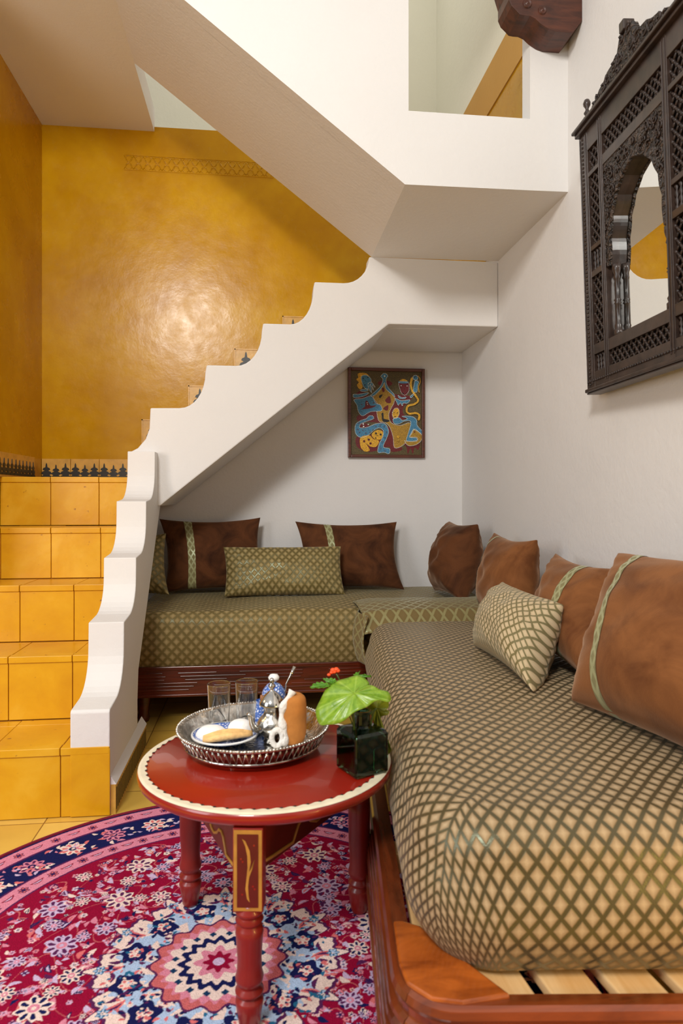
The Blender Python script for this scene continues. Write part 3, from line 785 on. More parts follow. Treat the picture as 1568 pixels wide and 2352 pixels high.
prof = [(.030, .246), (.002, .250), (-.006, .246), (-.010, .236), (-.004, .226), (-.004, .212), (-.012, .208), (-.014, .202), (-.010, .196), (-.016, .192), (-.018, .186), (-.014, .180), (-.020, .176), (-.022, .169), (-.018, .163), (-.023, .158), (-.024, .150), (-.020, .142), (-.020, .11), (-.026, .104), (-.026, .085), (.030, .085)]
def sweep(path, prof):
    mb = MB(); n = len(path); vs = []
    for i, p in enumerate(path):
        a = Vector(path[max(0, i - 1)]); b = Vector(path[min(n - 1, i + 1)]); t = (b - a).normalized(); nn = Vector((-t.y, t.x))   # inward = left of travel
        for d, z in prof: vs.append((p[0] + nn.x * d, p[1] + nn.y * d, z))
    k = len(prof); fs = []
    for i in range(n - 1):
        for j in range(k):
            j2 = (j + 1) % k; fs.append((i * k + j, i * k + j2, (i + 1) * k + j2, (i + 1) * k + j))
    fs += [tuple(range(k))[::-1], tuple(range((n - 1) * k, n * k))]
    mb.add(vs, fs); return mb
bpart(sweep(path[:16], prof), 'side_rail', ORANGEWOOD)
bpart(sweep(path[15:], prof), 'end_rail', ORANGEWOODX)
bpart(MB().prism([(.02, .20), (.05, .185), (.14, .055), (.165, .02), (.09, .004), (.045, .012), (.012, .045), (.004, .09), (.004, .2)], 'z', .20, .254), 'corner_block', BLOCKWOOD, .004)
bpart(MB().box((BW - .03, .0, .12), (BW, BL, .246)), 'side_rail', ORANGEWOOD, .003)
bpart(MB().box((0.03, BL - .03, .12), (BW - .03, BL, .246)), 'end_rail', ORANGEWOODX, .003)
# slats run askew
for k in range(6):
    xs = .078 + k * .104
    ln = min(1.5, max(.1, (xs - .072) / .24))
    if k == 0: ln = 1.5
    R = Matrix.Translation((xs, 0, 0)) @ Matrix.Rotation(.21 if k else 0, 4, 'Z')
    x0_, x1_ = (-.0385, .0385)
    mb = MB().box((x0_, .028, .212), (x1_, ln, .232), 0, R)
    bpart(mb, 'slat', PINE, .003)
for y_ in (.5, 1.2): bpart(MB().box((.03, y_, .17), (BW - .03, y_ + .06, .212)), 'cross_bearer', PINE, .003)
for x, y in ((.07, .07), (.07, BL - .08), (BW - .07, .07), (BW - .07, BL - .08)):
    bpart(MB().lathe([(.024, 0), (.03, .02), (.024, .04), (.034, .12)], (x, y, 0), 16), 'leg', ORANGEWOOD)
m = MB()
mattress(m, 1.80, .72, .49, .248, .13, .075, BM @ Matrix.Translation((.395, .948, 0)), .024, .046, 110, 190, .018, 9)
o = m.build('mattress', FABRIC, rbed); o.matrix_parent_inverse = Matrix.Translation(-Vector(rbed.location))
# piping seam at the front left corner of the cover
# extra cloth bridging the two mattresses
bc = MB()
def bridge(i, j):
    x = .425 + i * .70; t = j
    y = 3.22 - t * .42
    z = .507 + .018 * math.sin(PI * min(1, t * 1.1)) + .004 * noise.noise(Vector((x * 8, y * 8, 2)))
    if i < .12: k = (.12 - i) / .12; z -= .012 * k; x += 0
    if t > .86: z -= (t - .86) * .5
    return Vector((x, y, z)), (x, y)
bc.grid(bridge, 60, 40, flip=True)
def bridge2(i, j):       # the side that hangs down the front of the back bed
    y = 2.80 + j * .21; z = .50 - i * .21
    x = .425 + .012 * math.sin(j * 6 + 1) - .02 * math.sin(PI * i) + (.0 if i > 0 else 0)
    return Vector((x, y, z)), (.425 - i * .21, y)
bc.grid(bridge2, 24, 20)
o = bc.build('folded_bedcover', m_fabric('folded_cover_jacquard', (124, 104, 66), (152, 142, 94), (128, 108, 70), .05, .06, .2, .3))
tag(o, 'folded olive lattice bedcover bridging the corner where the two mattresses meet', 'bedcover')
sd = o.modifiers.new('s', 'SOLIDIFY'); sd.thickness = .006; sd.offset = 1

# ------------------------------------------------------------------ cushions
def pillow(mb, BLp, BRp, TLp, T, n=44, seed=0, inset=.07, sag=.25, band=None, off=0.0, wr=1.0):
    BLp, BRp, TLp = Vector(BLp), Vector(BRp), Vector(TLp)
    U = BRp - BLp; V = TLp - BLp; C = BLp + U / 2 + V / 2; N = U.cross(V).normalized()
    if N.dot(EYE - C) < 0: N = -N
    u0, u1 = band if band else (-1, 1)
    lu, lv = U.length, V.length
    def mk(side):
        def fn(i, j):
            u = u0 + (u1 - u0) * i; v = -1 + 2 * j
            # denser towards the rims
            if not band: u = math.sin(u * PI / 2) if abs(u) <= 1 else u
            v = math.sin(v * PI / 2)
            x = u * (1 - inset * (1 - v * v) ** 1.0); y = v * (1 - inset * (1 - u * u) ** 1.0)
            e = max(0, (1 - u * u)) ** .5 * max(0, (1 - v * v)) ** .5
            e = e ** .9
            z = T / 2 * e * (1 - sag * v * .5)
            rim = (1 - e)
            wn = noise.noise(Vector((u * 3 + seed, v * 3, side * 5)))
            wn2 = noise.noise(Vector((u * 2 + seed, v * 9 + 3, side * 5 + seed)))
            z += wr * e * (.012 * wn) + wr * .010 * wn2 * math.exp(-((abs(u) - .85) / .2) ** 2) * e ** .5
            z += .0025 + off
            p = C + U / 2 * x + V / 2 * y + N * (z * side)
            return p, (u * lu / 2 + seed * .013, v * lv / 2)
        return fn
    mb.grid(mk(1), n if not band else 6, n); mb.grid(mk(-1), n if not band else 6, n, flip=True)
    if not band:      # close the rim seam
        w = n + 1; o = len(mb.v) - 2 * w * w
        ring = [i for i in range(w)] + [j * w + n for j in range(1, w)] + [n * w + i for i in range(n - 1, -1, -1)] + [j * w for j in range(n - 1, 0, -1)]
        for a, b in zip(ring, ring[1:] + ring[:1]):
            mb.f.append((o + a, o + w * w + a, o + w * w + b, o + b)); mb.m.append(0); mb.sm.append(True)

def cushion(label, mat, BLp, BRp, TLp, T, seed, band=None, grp=None, inset=.12, name='cushion', sag=.25, wr=1.0):
    BLp, BRp, TLp = map(Vector, (BLp, BRp, TLp))
    r = thing(name, label, 'cushion', tuple((BLp + BRp) / 2), grp)
    m = MB(); pillow(m, BLp, BRp, TLp, T, seed=seed, inset=inset, sag=sag, wr=wr)
    o = m.build('cushion_body', mat, r); local(r, o)
    if band:
        m = MB(); pillow(m, BLp, BRp, TLp, T, seed=seed, inset=inset, band=band, off=.0022, sag=sag, wr=wr)
        b = m.build('ribbon_band', RIBBON, r); local(r, b)
    return r
G1 = 'brown velvet cushions on the daybeds'; G2 = 'diamond patterned cushions on the daybeds'
def py(a, b, Y): return onY(a, b, Y)
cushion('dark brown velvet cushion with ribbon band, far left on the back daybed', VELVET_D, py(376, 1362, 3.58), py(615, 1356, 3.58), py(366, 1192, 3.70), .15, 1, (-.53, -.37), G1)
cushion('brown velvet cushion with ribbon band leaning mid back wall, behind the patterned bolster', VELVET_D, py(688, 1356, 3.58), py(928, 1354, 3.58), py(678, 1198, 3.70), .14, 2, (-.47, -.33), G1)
cushion('oblong olive diamond-patterned bolster cushion in front of two brown ones', FABRIC_C, py(515, 1370, 3.38), py(792, 1366, 3.38), py(513, 1257, 3.48), .13, 3, None, G2, .04, 'bolster_cushion')
cushion('patterned cushion mostly hidden behind the white spine wall, left end of back daybed', FABRIC_C, py(235, 1372, 3.36), py(388, 1366, 3.30), py(235, 1232, 3.52), .14, 4, None, G2)
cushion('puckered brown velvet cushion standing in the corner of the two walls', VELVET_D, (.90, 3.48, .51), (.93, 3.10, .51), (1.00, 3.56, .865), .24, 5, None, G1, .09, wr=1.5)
cushion('brown velvet cushion with ribbon at its left edge, second along the right wall', VELVET, onZ(1106, 1402, .51), (.93, 2.36, .51), (1.01, 2.88, .84), .19, 6, (-.66, -.57), G1, .12)
cushion('brown velvet cushion with diagonal ribbon, between patterned cushion and the nearest brown one', VELVET, (.88, 2.14, .51), (.84, 1.62, .51), (1.045, 2.33, .795), .19, 7, (.22, .38), G1, .13)
cushion('largest brown velvet cushion, nearest the camera at the right edge', VELVET, (.735, 1.55, .515), (.83, .92, .515), (.99, 1.80, .84), .27, 8, (-.62, -.53), G1, .09)
cushion('beige diamond-patterned cushion lying tilted on the right daybed', m_fabric('beige_diamond_cushion', (196, 172, 134), (104, 94, 54), (206, 184, 148), .030, .034, .24, .2), (.69, 2.16, .515), (.665, 1.62, .52), (.865, 2.37, .69), .2, 11, None, G2, .10)

# ------------------------------------------------------------------ rug
def make_rug():
    cx, cy, R = -.09, 1.475, .803; N = 900
    g = np.linspace(-R, R, N); X, Y = np.meshgrid(g, g)
    rr = np.hypot(X, Y); th = np.arctan2(Y, X)
    rs = np.random.RandomState(5)
    c = lambda *v: np.array(lin(v)[:3])
    CRIM = c(152, 8, 54); PINK = c(226, 140, 164); NAVY = c(22, 28, 84); LILAC = c(212, 188, 222); CREAMC = c(246, 220, 210); BLUE = c(180, 204, 236); TEAL = c(40, 110, 150); SALM = c(226, 116, 118); PURP = c(92, 36, 88); DCR = c(96, 6, 36)
    img = np.empty((N, N, 3)); img[:] = CRIM
    def m(mask, colr): img[mask] = colr
    m(rr > .795, DCR); m((rr < .79) & (rr > .783), NAVY); m((rr <= .783) & (rr > .735), PINK); m((rr <= .735) & (rr > .728), PURP)
    m((rr <= .728) & (rr > .628), NAVY); m((rr <= .628) & (rr > .622), PURP); m((rr <= .622) & (rr > .575), PINK); m((rr <= .575) & (rr > .570), PURP)
    def local(x, y, r):
        i0, i1 = [int(max(0, min(N - 1, (v + R) / (2 * R) * (N - 1)))) for v in (x - r, x + r)]
        j0, j1 = [int(max(0, min(N - 1, (v + R) / (2 * R) * (N - 1)))) for v in (y - r, y + r)]
        sl = (slice(j0, j1 + 1), slice(i0, i1 + 1)); dx = X[sl] - x; dy = Y[sl] - y
        return sl, np.hypot(dx, dy), np.arctan2(dy, dx), dx, dy
    def rosette(x, y, r, n, c0, c1, c2, ph=0):
        sl, d, a, dx, dy = local(x, y, r * 1.1); sub = img[sl]
        edge = r * (.86 + .14 * np.cos(n * (a - ph)))
        sub[d < edge] = c0
        pet = (np.cos(n * (a - ph)) > .1) & (d > .38 * r) & (d < .84 * edge); sub[pet] = c1
        sub[d < .3 * r] = c2; sub[d < .13 * r] = c0
    def leaf(x, y, l, w, a0, c0, c1=None):
        sl, d, a, dx, dy = local(x, y, l); sub = img[sl]
        u = dx * math.cos(a0) + dy * math.sin(a0); v = -dx * math.sin(a0) + dy * math.cos(a0) + .35 * (u * u) / l
        k = (np.abs(v) < w * (1 - (u / l) ** 2)) & (np.abs(u) < l); sub[k] = c0
        if c1 is not None:
            k = (np.abs(v) < w * .4 * (1 - (u / (l * .7)) ** 2)) & (np.abs(u) < l * .7); sub[k] = c1
    def sprinkle(r0, r1, n, sizes, cols, inner=None):
        for _ in range(n):
            r = math.sqrt(rs.uniform(r0 * r0, r1 * r1)); a = rs.uniform(-PI, PI); x, y = r * math.cos(a), r * math.sin(a)
            s = rs.uniform(*sizes); k = rs.rand(); cc = cols[rs.randint(len(cols))]; cb = cols[rs.randint(len(cols))]
            if k < .55: leaf(x, y, s, s * rs.uniform(.3, .5), rs.uniform(0, PI), cc, cb if rs.rand() < .4 else None)
            else: rosette(x, y, s * .62, rs.randint(4, 7), cc, cb, inner if inner is not None else cc)
    # vines in the field
    v1 = np.abs(np.sin(th * 12 + np.sin(rr * 38) * 2.2)) < .05
    m(v1 & (rr < .56) & (rr > .25), SALM * .8)
    sprinkle(.20, .555, 2300, (.008, .017), [PINK, LILAC, CREAMC, SALM, PURP, NAVY, PINK, LILAC], NAVY)
    for k in range(12):
        for (r, s, o) in ((.47, .036, 0), (.36, .038, .5), (.52, .022, .5), (.42, .022, .22), (.43, .02, .78), (.30, .026, .05), (.33, .018, .3)):
            a = 2 * PI * (k + o) / 12; rosette(r * math.cos(a), r * math.sin(a), s, 12 if s > .04 else 8, LILAC if k % 2 else CREAMC, PURP if k % 3 else NAVY, PINK, a)
    # borders
    for k in range(44):
        a = 2 * PI * k / 44
        for r in (.759, .5985): rosette(r * math.cos(a), r * math.sin(a), .015, 6, PURP, SALM, NAVY)
        b = a + PI / 44
        for r in (.759, .5985): leaf(r * math.cos(b), r * math.sin(b), .02, .006, b + PI / 2, CRIM * .9, LILAC)
    for k in range(36):
        a = 2 * PI * k / 36; r = .678; rosette(r * math.cos(a), r * math.sin(a), .036, 8, CREAMC if k % 2 else PINK, SALM if k % 2 else PURP, NAVY, a)
    for _ in range(560):
        r = rs.uniform(.636, .72); a = rs.uniform(-PI, PI); s = rs.uniform(.006, .013)
        leaf(r * math.cos(a), r * math.sin(a), s, s * .42, rs.uniform(0, PI), [PINK, LILAC, CREAMC, SALM][rs.randint(4)])
    # medallion: pale star-shaped ground
    star = .222 + .038 * np.abs(np.cos(6 * th)) ** .8 + .012 * np.cos(36 * th) + .006 * np.cos(60 * th)
    m(rr < star + .008, PURP); m(rr < star, CREAMC)
    m((rr < star - .028) & (np.sin(24 * th + rr * 60) > 0), BLUE); m((rr < .2) & (rr > .165), BLUE)
    msk = rr < .26
    for k in range(12):
        a = 2 * PI * (k + .5) / 12; x, y = .188 * math.cos(a), .188 * math.sin(a)
        rosette(x, y, .036, 5, NAVY, NAVY, CREAMC, a); rosette(x, y, .017, 5, CREAMC, SALM, CREAMC, a)
        a = 2 * PI * k / 12; leaf(.225 * math.cos(a), .225 * math.sin(a), .03, .008, a, SALM, PURP); rosette(.245 * math.cos(a), .245 * math.sin(a), .014, 6, TEAL, BLUE, CREAMC, a)
        for dd in (-.1, .1): leaf(.215 * math.cos(a + dd), .215 * math.sin(a + dd), .018, .005, a + 1 + dd * 8, PURP)
    for _ in range(620):
        r = rs.uniform(.13, .25); a = rs.uniform(-PI, PI); s = rs.uniform(.004, .009)
        leaf(r * math.cos(a), r * math.sin(a), s, s * .5, rs.uniform(0, PI), [SALM, PURP, TEAL, BLUE, CREAMC, NAVY][rs.randint(6)])
    w = lambda b, amp, n, ph=0: b + amp * np.cos(n * th + ph)
    m(rr < w(.140, .008, 16), PURP); m(rr < w(.134, .008, 16), SALM * .85); m(rr < w(.118, .006, 32), PINK); m(rr < w(.106, .008, 16), CREAMC)
    m(rr < w(.080, .007, 16), NAVY); m(rr < w(.064, .006, 16), CREAMC); m(rr < w(.045, .008, 8), PINK); m(rr < w(.028, .006, 8), CRIM); m(rr < .012, LILAC)
    for k in range(16):
        a = 2 * PI * (k + .5) / 16; rosette(.094 * math.cos(a), .094 * math.sin(a), .008, 4, TEAL * .5, NAVY, NAVY)
    ok = rr <= R
    idx = -np.ones((N, N), dtype=np.int64); idx[ok] = np.arange(ok.sum())
    V = np.stack([X[ok] + cx, Y[ok] + cy, np.full(ok.sum(), .009)], 1)
    V[:, 2] -= np.clip((rr[ok] - .79) / .013, 0, 1) * .006
    q = ok[:-1, :-1] & ok[1:, :-1] & ok[:-1, 1:] & ok[1:, 1:]
    Fq = np.stack([idx[:-1, :-1][q], idx[:-1, 1:][q], idx[1:, 1:][q], idx[1:, :-1][q]], 1)
    me = bpy.data.meshes.new('rug'); me.vertices.add(len(V)); me.vertices.foreach_set('co', V.astype(np.float32).ravel())
    me.loops.add(Fq.size); me.loops.foreach_set('vertex_index', Fq.astype(np.int32).ravel())
    me.polygons.add(len(Fq)); me.polygons.foreach_set('loop_start', np.arange(0, Fq.size, 4, dtype=np.int32)); me.polygons.foreach_set('loop_total', np.full(len(Fq), 4, dtype=np.int32))
    me.update(); me.validate()
    at = me.color_attributes.new('Col', 'FLOAT_COLOR', 'POINT')
    cc = np.ones((len(V), 4), dtype=np.float32); cc[:, :3] = img[ok]; at.data.foreach_set('color', cc.ravel())
    mt = NT('rug_pile'); a = mt.n('ShaderNodeVertexColor'); a.layer_name = 'Col'
    nz = mt.ramp(mt.noise(260, 3, .6), [(.25, (.75, .75, .75, 1)), (.75, (1.15, 1.15, 1.15, 1))])
    mt.l(mt.mix(1.0, a.outputs[0], nz, 'MULTIPLY'), mt.b.inputs['Base Color']); mt.set(Roughness=.95)
    mt.b.inputs['Specular IOR Level'].default_value = .1; mt.bump(mt.noise(500, 2), .6, .004)
    me.materials.append(mt.mat)
    o = bpy.data.objects.new('rug', me); col.objects.link(o)
    # bound edge
    e = MB(); e.tube([(cx + (R + .001) * math.cos(2 * PI * k / 160), cy + (R + .001) * math.sin(2 * PI * k / 160), .005) for k in range(160)], .0048, 8, closed=True)
    eo = e.build('bound_edge', plain('crimson_binding', (122, 12, 40), .9, 0, .2, 60, .4), o)
    tag(o, 'round crimson oriental rug with floral border and pale blue centre medallion', 'rug')
make_rug()

# ------------------------------------------------------------------ table
TCX, TCY, TR, TZ = .012, 1.532, .278, .42
tb = thing('side_table', 'round red painted table with cream scalloped rim and three turned legs on the rug', 'table', (TCX, TCY, .009))
tp = MB().lathe([(.001, TZ - .030), (TR - .03, TZ - .030), (TR - .012, TZ - .028), (TR - .002, TZ - .02), (TR, TZ - .010), (TR - .003, TZ - .003), (TR - .008, TZ), (.001, TZ)], (TCX, TCY, 0), 96, 0, None, False)
o = tp.build('tabletop', RED, tb); local(tb, o)
sc = MB(); n = 64; K = 6; vs = []; fs = []; tot = n * K
for i in range(tot):
    a = 2 * PI * i / tot; ph = (i % K) / K
    ri = TR - .0165 - .0045 * abs(math.sin(PI * (ph ** 1.6)))
    ca, sa = math.cos(a), math.sin(a)
    for r, z in ((ri, TZ + .0006), (TR - .008, TZ + .0006), (TR - .005, TZ - .0005), (TR - .0022, TZ - .0022)): vs.append((TCX + r * ca, TCY + r * sa, z))
for i in range(tot):
    j = (i + 1) % tot
    for k in range(3): fs.append((i * 4 + k, i * 4 + k + 1, j * 4 + k + 1, j * 4 + k))
sc.add(vs, fs); 
o = sc.build('scalloped_border', CREAM, tb); local(tb, o)
sc = MB()
for i in range(n):       # black ticks between scallops
    a = 2 * PI * i / n; M_ = Matrix.Translation((TCX, TCY, 0)) @ Matrix.Rotation(a, 4, 'Z')
    sc.prism([(TR - .020, -.004), (TR - .016, 0), (TR - .0205, .003), (TR - .0225, 0)], 'z', TZ + .0002, TZ + .0010, 0, M_)
o = sc.build('border_ticks', BLACKP, tb); local(tb, o)
legs = [(-.171, 1.690), (.232, 1.615), (-.022, 1.285)]
lz = .009
def legprof(h, top):
    p = [(.016, 0), (.019, .006), (.0235, .035), (.0265, .052), (.0255, .058), (.0195, .062), (.0195, .065), (.0265, .070), (.0265, .074), (.0195, .079), (.0195, .083), (.0255, .09), (.0265, .098), (.0235, .108), (.0225, .13), (.0255, .175)]
    if top == 'full': p += [(.0265, .24), (.0255, .262), (.0235, .264), (.0255, .268), (.0255, .274), (.0235, .277), (.0255, .281), (.0275, .31), (.0265, .332), (.018, .345), (.0185, .35), (.0245, .357), (.024, h)]
    else: p += [(.0265, .18), (.0245, .190), (.0205, .195), (.0205, .198), (.0265, .204), (.0205, .210), (.0205, .213), (.0265, .219), (.0265, .223), (.021, .228), (.022, .236)]
    return p
for i, (x, y) in enumerate(legs):
    o = MB().lathe(legprof(TZ - .03 - lz, 'full' if i < 2 else 'block'), (x, y, lz), 24).build('leg', REDLEG, tb); local(tb, o)
# front leg block with painted panel
fx, fy = legs[2]
bdir = Vector((fx - TCX, fy - TCY, 0)).normalized()
ang = math.atan2(bdir.y, bdir.x) + PI / 2
BMt = Matrix.Translation((fx, fy, 0)) @ Matrix.Rotation(ang, 4, 'Z')    # local -y = outward
blk = MB().box((-.028, -.020, .235), (.028, .022, TZ - .03), 0, BMt).build('leg_block', REDLEG, tb, bevel=.002); local(tb, blk)
pn = MB().box((-.026, -.0215, .239), (.026, -.0195, TZ - .033), 0, BMt)
pn.box((-.0195, -.0225, .246), (.0195, -.021, TZ - .040), 1, BMt)
lf = [(-.010, .372), (-.004, .368), (.004, .35), (.006, .33), (.003, .312), (.010, .322), (.013, .335), (.009, .318), (.003, .302), (.001, .285), (.002, .268), (.004, .256), (-.001, .262), (-.004, .28), (-.002, .3), (.0, .32), (-.0005, .34), (-.004, .358)]
pn.prism(lf, 'y', -.0232, -.0222, 0, BMt)
for (a, b) in ((-.012, .335), (-.009, .33), (.010, .285), (.013, .28), (-.010, .27), (.012, .36)):
    pn.prism([(a + .002 * math.cos(k), b + .002 * math.sin(k)) for k in range(6)], 'y', -.0232, -.0222, 2, BMt)
o = pn.build('painted_panel', [GOLD, REDDARK, RED], tb); local(tb, o)
# apron wings towards the other legs
def wing(p0, p1, L, tag_):
    p0 = Vector((p0[0], p0[1], 0)); p1 = Vector((p1[0], p1[1], 0)); d = (p1 - p0).normalized(); zt = TZ - .03
    nrm = Vector((d.y, -d.x, 0))
    if nrm.dot(Vector((TCX, TCY, 0)) - p0) > 0: nrm = -nrm
    M_ = Matrix(((d.x, -nrm.x, 0, p0.x), (d.y, -nrm.y, 0, p0.y), (0, 0, 1, 0), (0, 0, 0, 1)))   # x along, y inward
    dl = (p1 - p0).length - .02
    zl = L - .012
    w = MB(); w.prism([(.026, zt), (.026, zl), (dl, zl), (dl, zt)], 'y', .0, .012, 0, M_)
    o = w.build('apron', REDDARK, tb, bevel=.0015); local(tb, o)
    low = [(a, b + L - .297) for a, b in ((.032, .300), (.07, .297), (.14, .294), (.150, .308), (.160, .322), (.172, .328), (.19, .325), (.205, .312), (.227, .302), (.245, .304), (.256, .312), (.27, .312), (.285, .300), (.32, .298), (dl, .298))]
    g = MB(); g.tube([M_ @ Vector((a, -.0005, b)) for a, b in low], .0034, 6); g.tube([M_ @ Vector((.031, -.0005, zt - .004)), M_ @ Vector((.031, -.0005, L))], .003, 6)
    e = g.build('gold_edging', GOLD, o)
wing(legs[2], legs[1], .297, 'r'); wing(legs[2], legs[0], .268, 'l')
# third apron between the rear legs
w = MB(); a = Vector((*legs[0], 0)); b = Vector((*legs[1], 0))
M_ = Matrix.Translation(a) @ Matrix.Rotation(math.atan2((b - a).y, (b - a).x), 4, 'Z')
w.prism([(.02, .39), (.02, .32), (.1, .36), (.2, .368), (.3, .36), ((b - a).length - .02, .32), ((b - a).length - .02, .39)], 'y', -.006, .006, 0, M_)
o = w.build('apron', REDDARK, tb); local(tb, o)

# ------------------------------------------------------------------ tray and what stands on it
QX, QY = -.018, 1.592; Q0 = TZ + .016
tr = thing('silver_tray', 'round engraved silver tray with pierced gallery standing on the red table', 'tray', (QX, QY, TZ))
o = MB().lathe([(.001, Q0), (.135, Q0), (.147, Q0 + .004), (.160, Q0 + .020), (.168, Q0 + .034), (.176, Q0 + .038), (.180, Q0 + .036), (.178, Q0 + .031), (.168, Q0 + .029), (.158, Q0 + .014), (.146, Q0 - .002), (.001, Q0 - .003)], (QX, QY, 0), 80, 0, None, False).build('tray_dish', SILVER, tr); local(tr, o)
g = MB(); n = 72
for k in range(n):
    a = 2 * PI * k / n; b = 2 * PI * (k + .5) / n; c = 2 * PI * (k + 1) / n
    P = lambda r, t, z: (QX + r * math.cos(t), QY + r * math.sin(t), z)
    g.tube([P(.176, a, Q0 + .030), P(.164, b, Q0 + .004), P(.176, c, Q0 + .030)], .0019, 5)
    g.ball(P(.1735, a, Q0 + .024), .0028, 6); g.ball(P(.180, a, Q0 + .036), .0042, 6); g.ball(P(.180, b, Q0 + .036), .0036, 6)
g.tube([(QX + .163 * math.cos(t * PI / 40), QY + .163 * math.sin(t * PI / 40), Q0 + .002) for t in range(80)], .0032, 6, closed=True)
o = g.build('pierced_gallery', SILVER, tr); local(tr, o)
for a in (248, 8, 128):
    x, y = QX + .125 * math.cos(math.radians(a)), QY + .125 * math.sin(math.radians(a))
    o = MB().lathe([(.004, TZ + .0008), (.007, TZ + .004), (.005, TZ + .009), (.008, Q0 + .002)], (x, y, 0), 10).build('tray_foot', SILVERP, tr); local(tr, o)
tr.scale = (.955, .955, 1)
# plate
PLX, PLY = -.083, 1.595
pl = thing('saucer', 'blue and white patterned saucer of biscuits on the silver tray', 'plate', (PLX, PLY, Q0))
o = MB().lathe([(.001, Q0 + .003), (.035, Q0 + .002), (.045, Q0 + .003), (.062, Q0 + .009), (.074, Q0 + .015), (.076, Q0 + .018), (.073, Q0 + .0185), (.058, Q0 + .013), (.043, Q0 + .008), (.001, Q0 + .007)], (PLX, PLY, 0), 48, 0, None, False).build('saucer_dish', PORC, pl); local(pl, o)
o = MB().lathe([(.0735, Q0 + .0155), (.0775, Q0 + .0165), (.0768, Q0 + .0198), (.073, Q0 + .0195)], (PLX, PLY, 0), 48, 0, None, False).build('white_rim', PORCW, pl); local(pl, o)
def cookie(c, rx, ry, h, rot, label):
    mb = MB()
    def fn(i, j):
        a = 2 * PI * i; t = j * PI / 2
        r = math.cos(t) ** .7 if t < PI / 2 - 1e-6 else 0
        nn = 1 + .06 * noise.noise(Vector((math.cos(a) * 2 + c[0] * 30, math.sin(a) * 2, t)))
        p = Vector((rx * r * nn * math.cos(a), ry * r * nn * math.sin(a), h * math.sin(t)))
        return Matrix.Rotation(rot, 3, 'Z') @ p + Vector(c), (i, j)
    mb.grid(fn, 28, 10)
    o = mb.build('sugared_biscuit', SUGAR); return tag(o, label, 'biscuit', 'biscuits on the saucer')
cookie((PLX - .032, PLY + .004, Q0 + .011), .036, .028, .024, .2, 'left round biscuit dusted with white sugar on the saucer')
cookie((PLX + .035, PLY + .018, Q0 + .012), .032, .028, .030, -.3, 'right taller round sugar-dusted biscuit on the saucer')
mb = MB()
for k in range(5):
    q = []
    for j in range(11):
        t = j / 10; x = -.052 + .108 * t; y = (k - 2) * .0065 * math.sin(PI * min(1, t * .9 + .12)) ** .7
        q.append(Vector((PLX + .006 + x, PLY - .036 + y + .012 * t, Q0 + .021 + .006 * math.sin(PI * t) - abs(k - 2) * .002 + .004 * t)))
    mb.tube(q, [.0045 + .0045 * math.sin(PI * min(1, .1 + t / 11)) for t in range(11)], 8)
o = mb.build('ridged_pastry', PASTRY); tag(o, 'golden ridged finger pastry lying on the saucer front', 'pastry', 'biscuits on the saucer')
# glasses
def tumbler(x, y, label):
    r = .029; h = .104
    t = thing('tea_glass', label, 'glass', (x, y, Q0), 'tea glasses on the tray')
    o = MB().lathe([(.001, 0), (.022, 0), (.0235, .0004), (.0243, .002), (.0245, .003)] + [(.0245 + (r - .0245) * t, .003 + (h - .003) * t) for t in (.03, .25, .5, .75, .97, .99)] + [(r, h), (r - .0008, h + .0006), (r - .0016, h)] + [(.0229 + (r - .0016 - .0229) * t, .008 + (h - .008) * t) for t in (.99, .97, .75, .5, .25, .04)] + [(.0225, .0085), (.0215, .0075), (.019, .0068), (.001, .0066)], (x, y, Q0 + .0006), 40, 0, None, False).build('glass_body', GLASS, t); local(t, o)
tumbler(-.103, 1.700, 'left clear straight tea glass at the back of the tray')
tumbler(-.036, 1.712, 'right clear straight tea glass, beside the silver teapot')
# teapot
tx, ty = .024, 1.575
tpz = Q0
te = thing('silver_teapot', 'small embossed silver teapot with domed lid on the tray', 'teapot', (tx, ty, Q0))
o = MB().lathe([(.001, .001), (.018, .001), (.020, .004), (.015, .010), (.024, .018), (.034, .030), (.036, .042), (.030, .054), (.020, .064), (.017, .074), (.022, .084), (.026, .088)], (tx, ty, tpz), 36, 0, None, False).build('pot_body', SILVER, te); local(te, o)
o = MB().lathe([(.029, .087), (.029, .091), (.025, .098), (.018, .108), (.009, .116), (.004, .119), (.004, .122), (.008, .127), (.008, .131), (.004, .135), (.006, .14), (.003, .147), (.001, .148)], (tx, ty, tpz), 32, 0, None, False).build('domed_lid', SILVERP, te); local(te, o)
o = MB().tube([(tx - .028, ty - .004, tpz + .032), (tx - .040, ty - .012, tpz + .036), (tx - .046, ty - .016, tpz + .050), (tx - .048, ty - .018, tpz + .066), (tx - .054, ty - .022, tpz + .074)], [.010, .008, .006, .005, .004], 12).build('spout', SILVER, te); local(te, o)
o = MB().tube([(tx + .026, ty, tpz + .080), (tx + .048, ty, tpz + .086), (tx + .056, ty, tpz + .06), (tx + .048, ty, tpz + .034), (tx + .032, ty, tpz + .030)], .004, 8).build('handle', SILVERP, te); local(te, o)
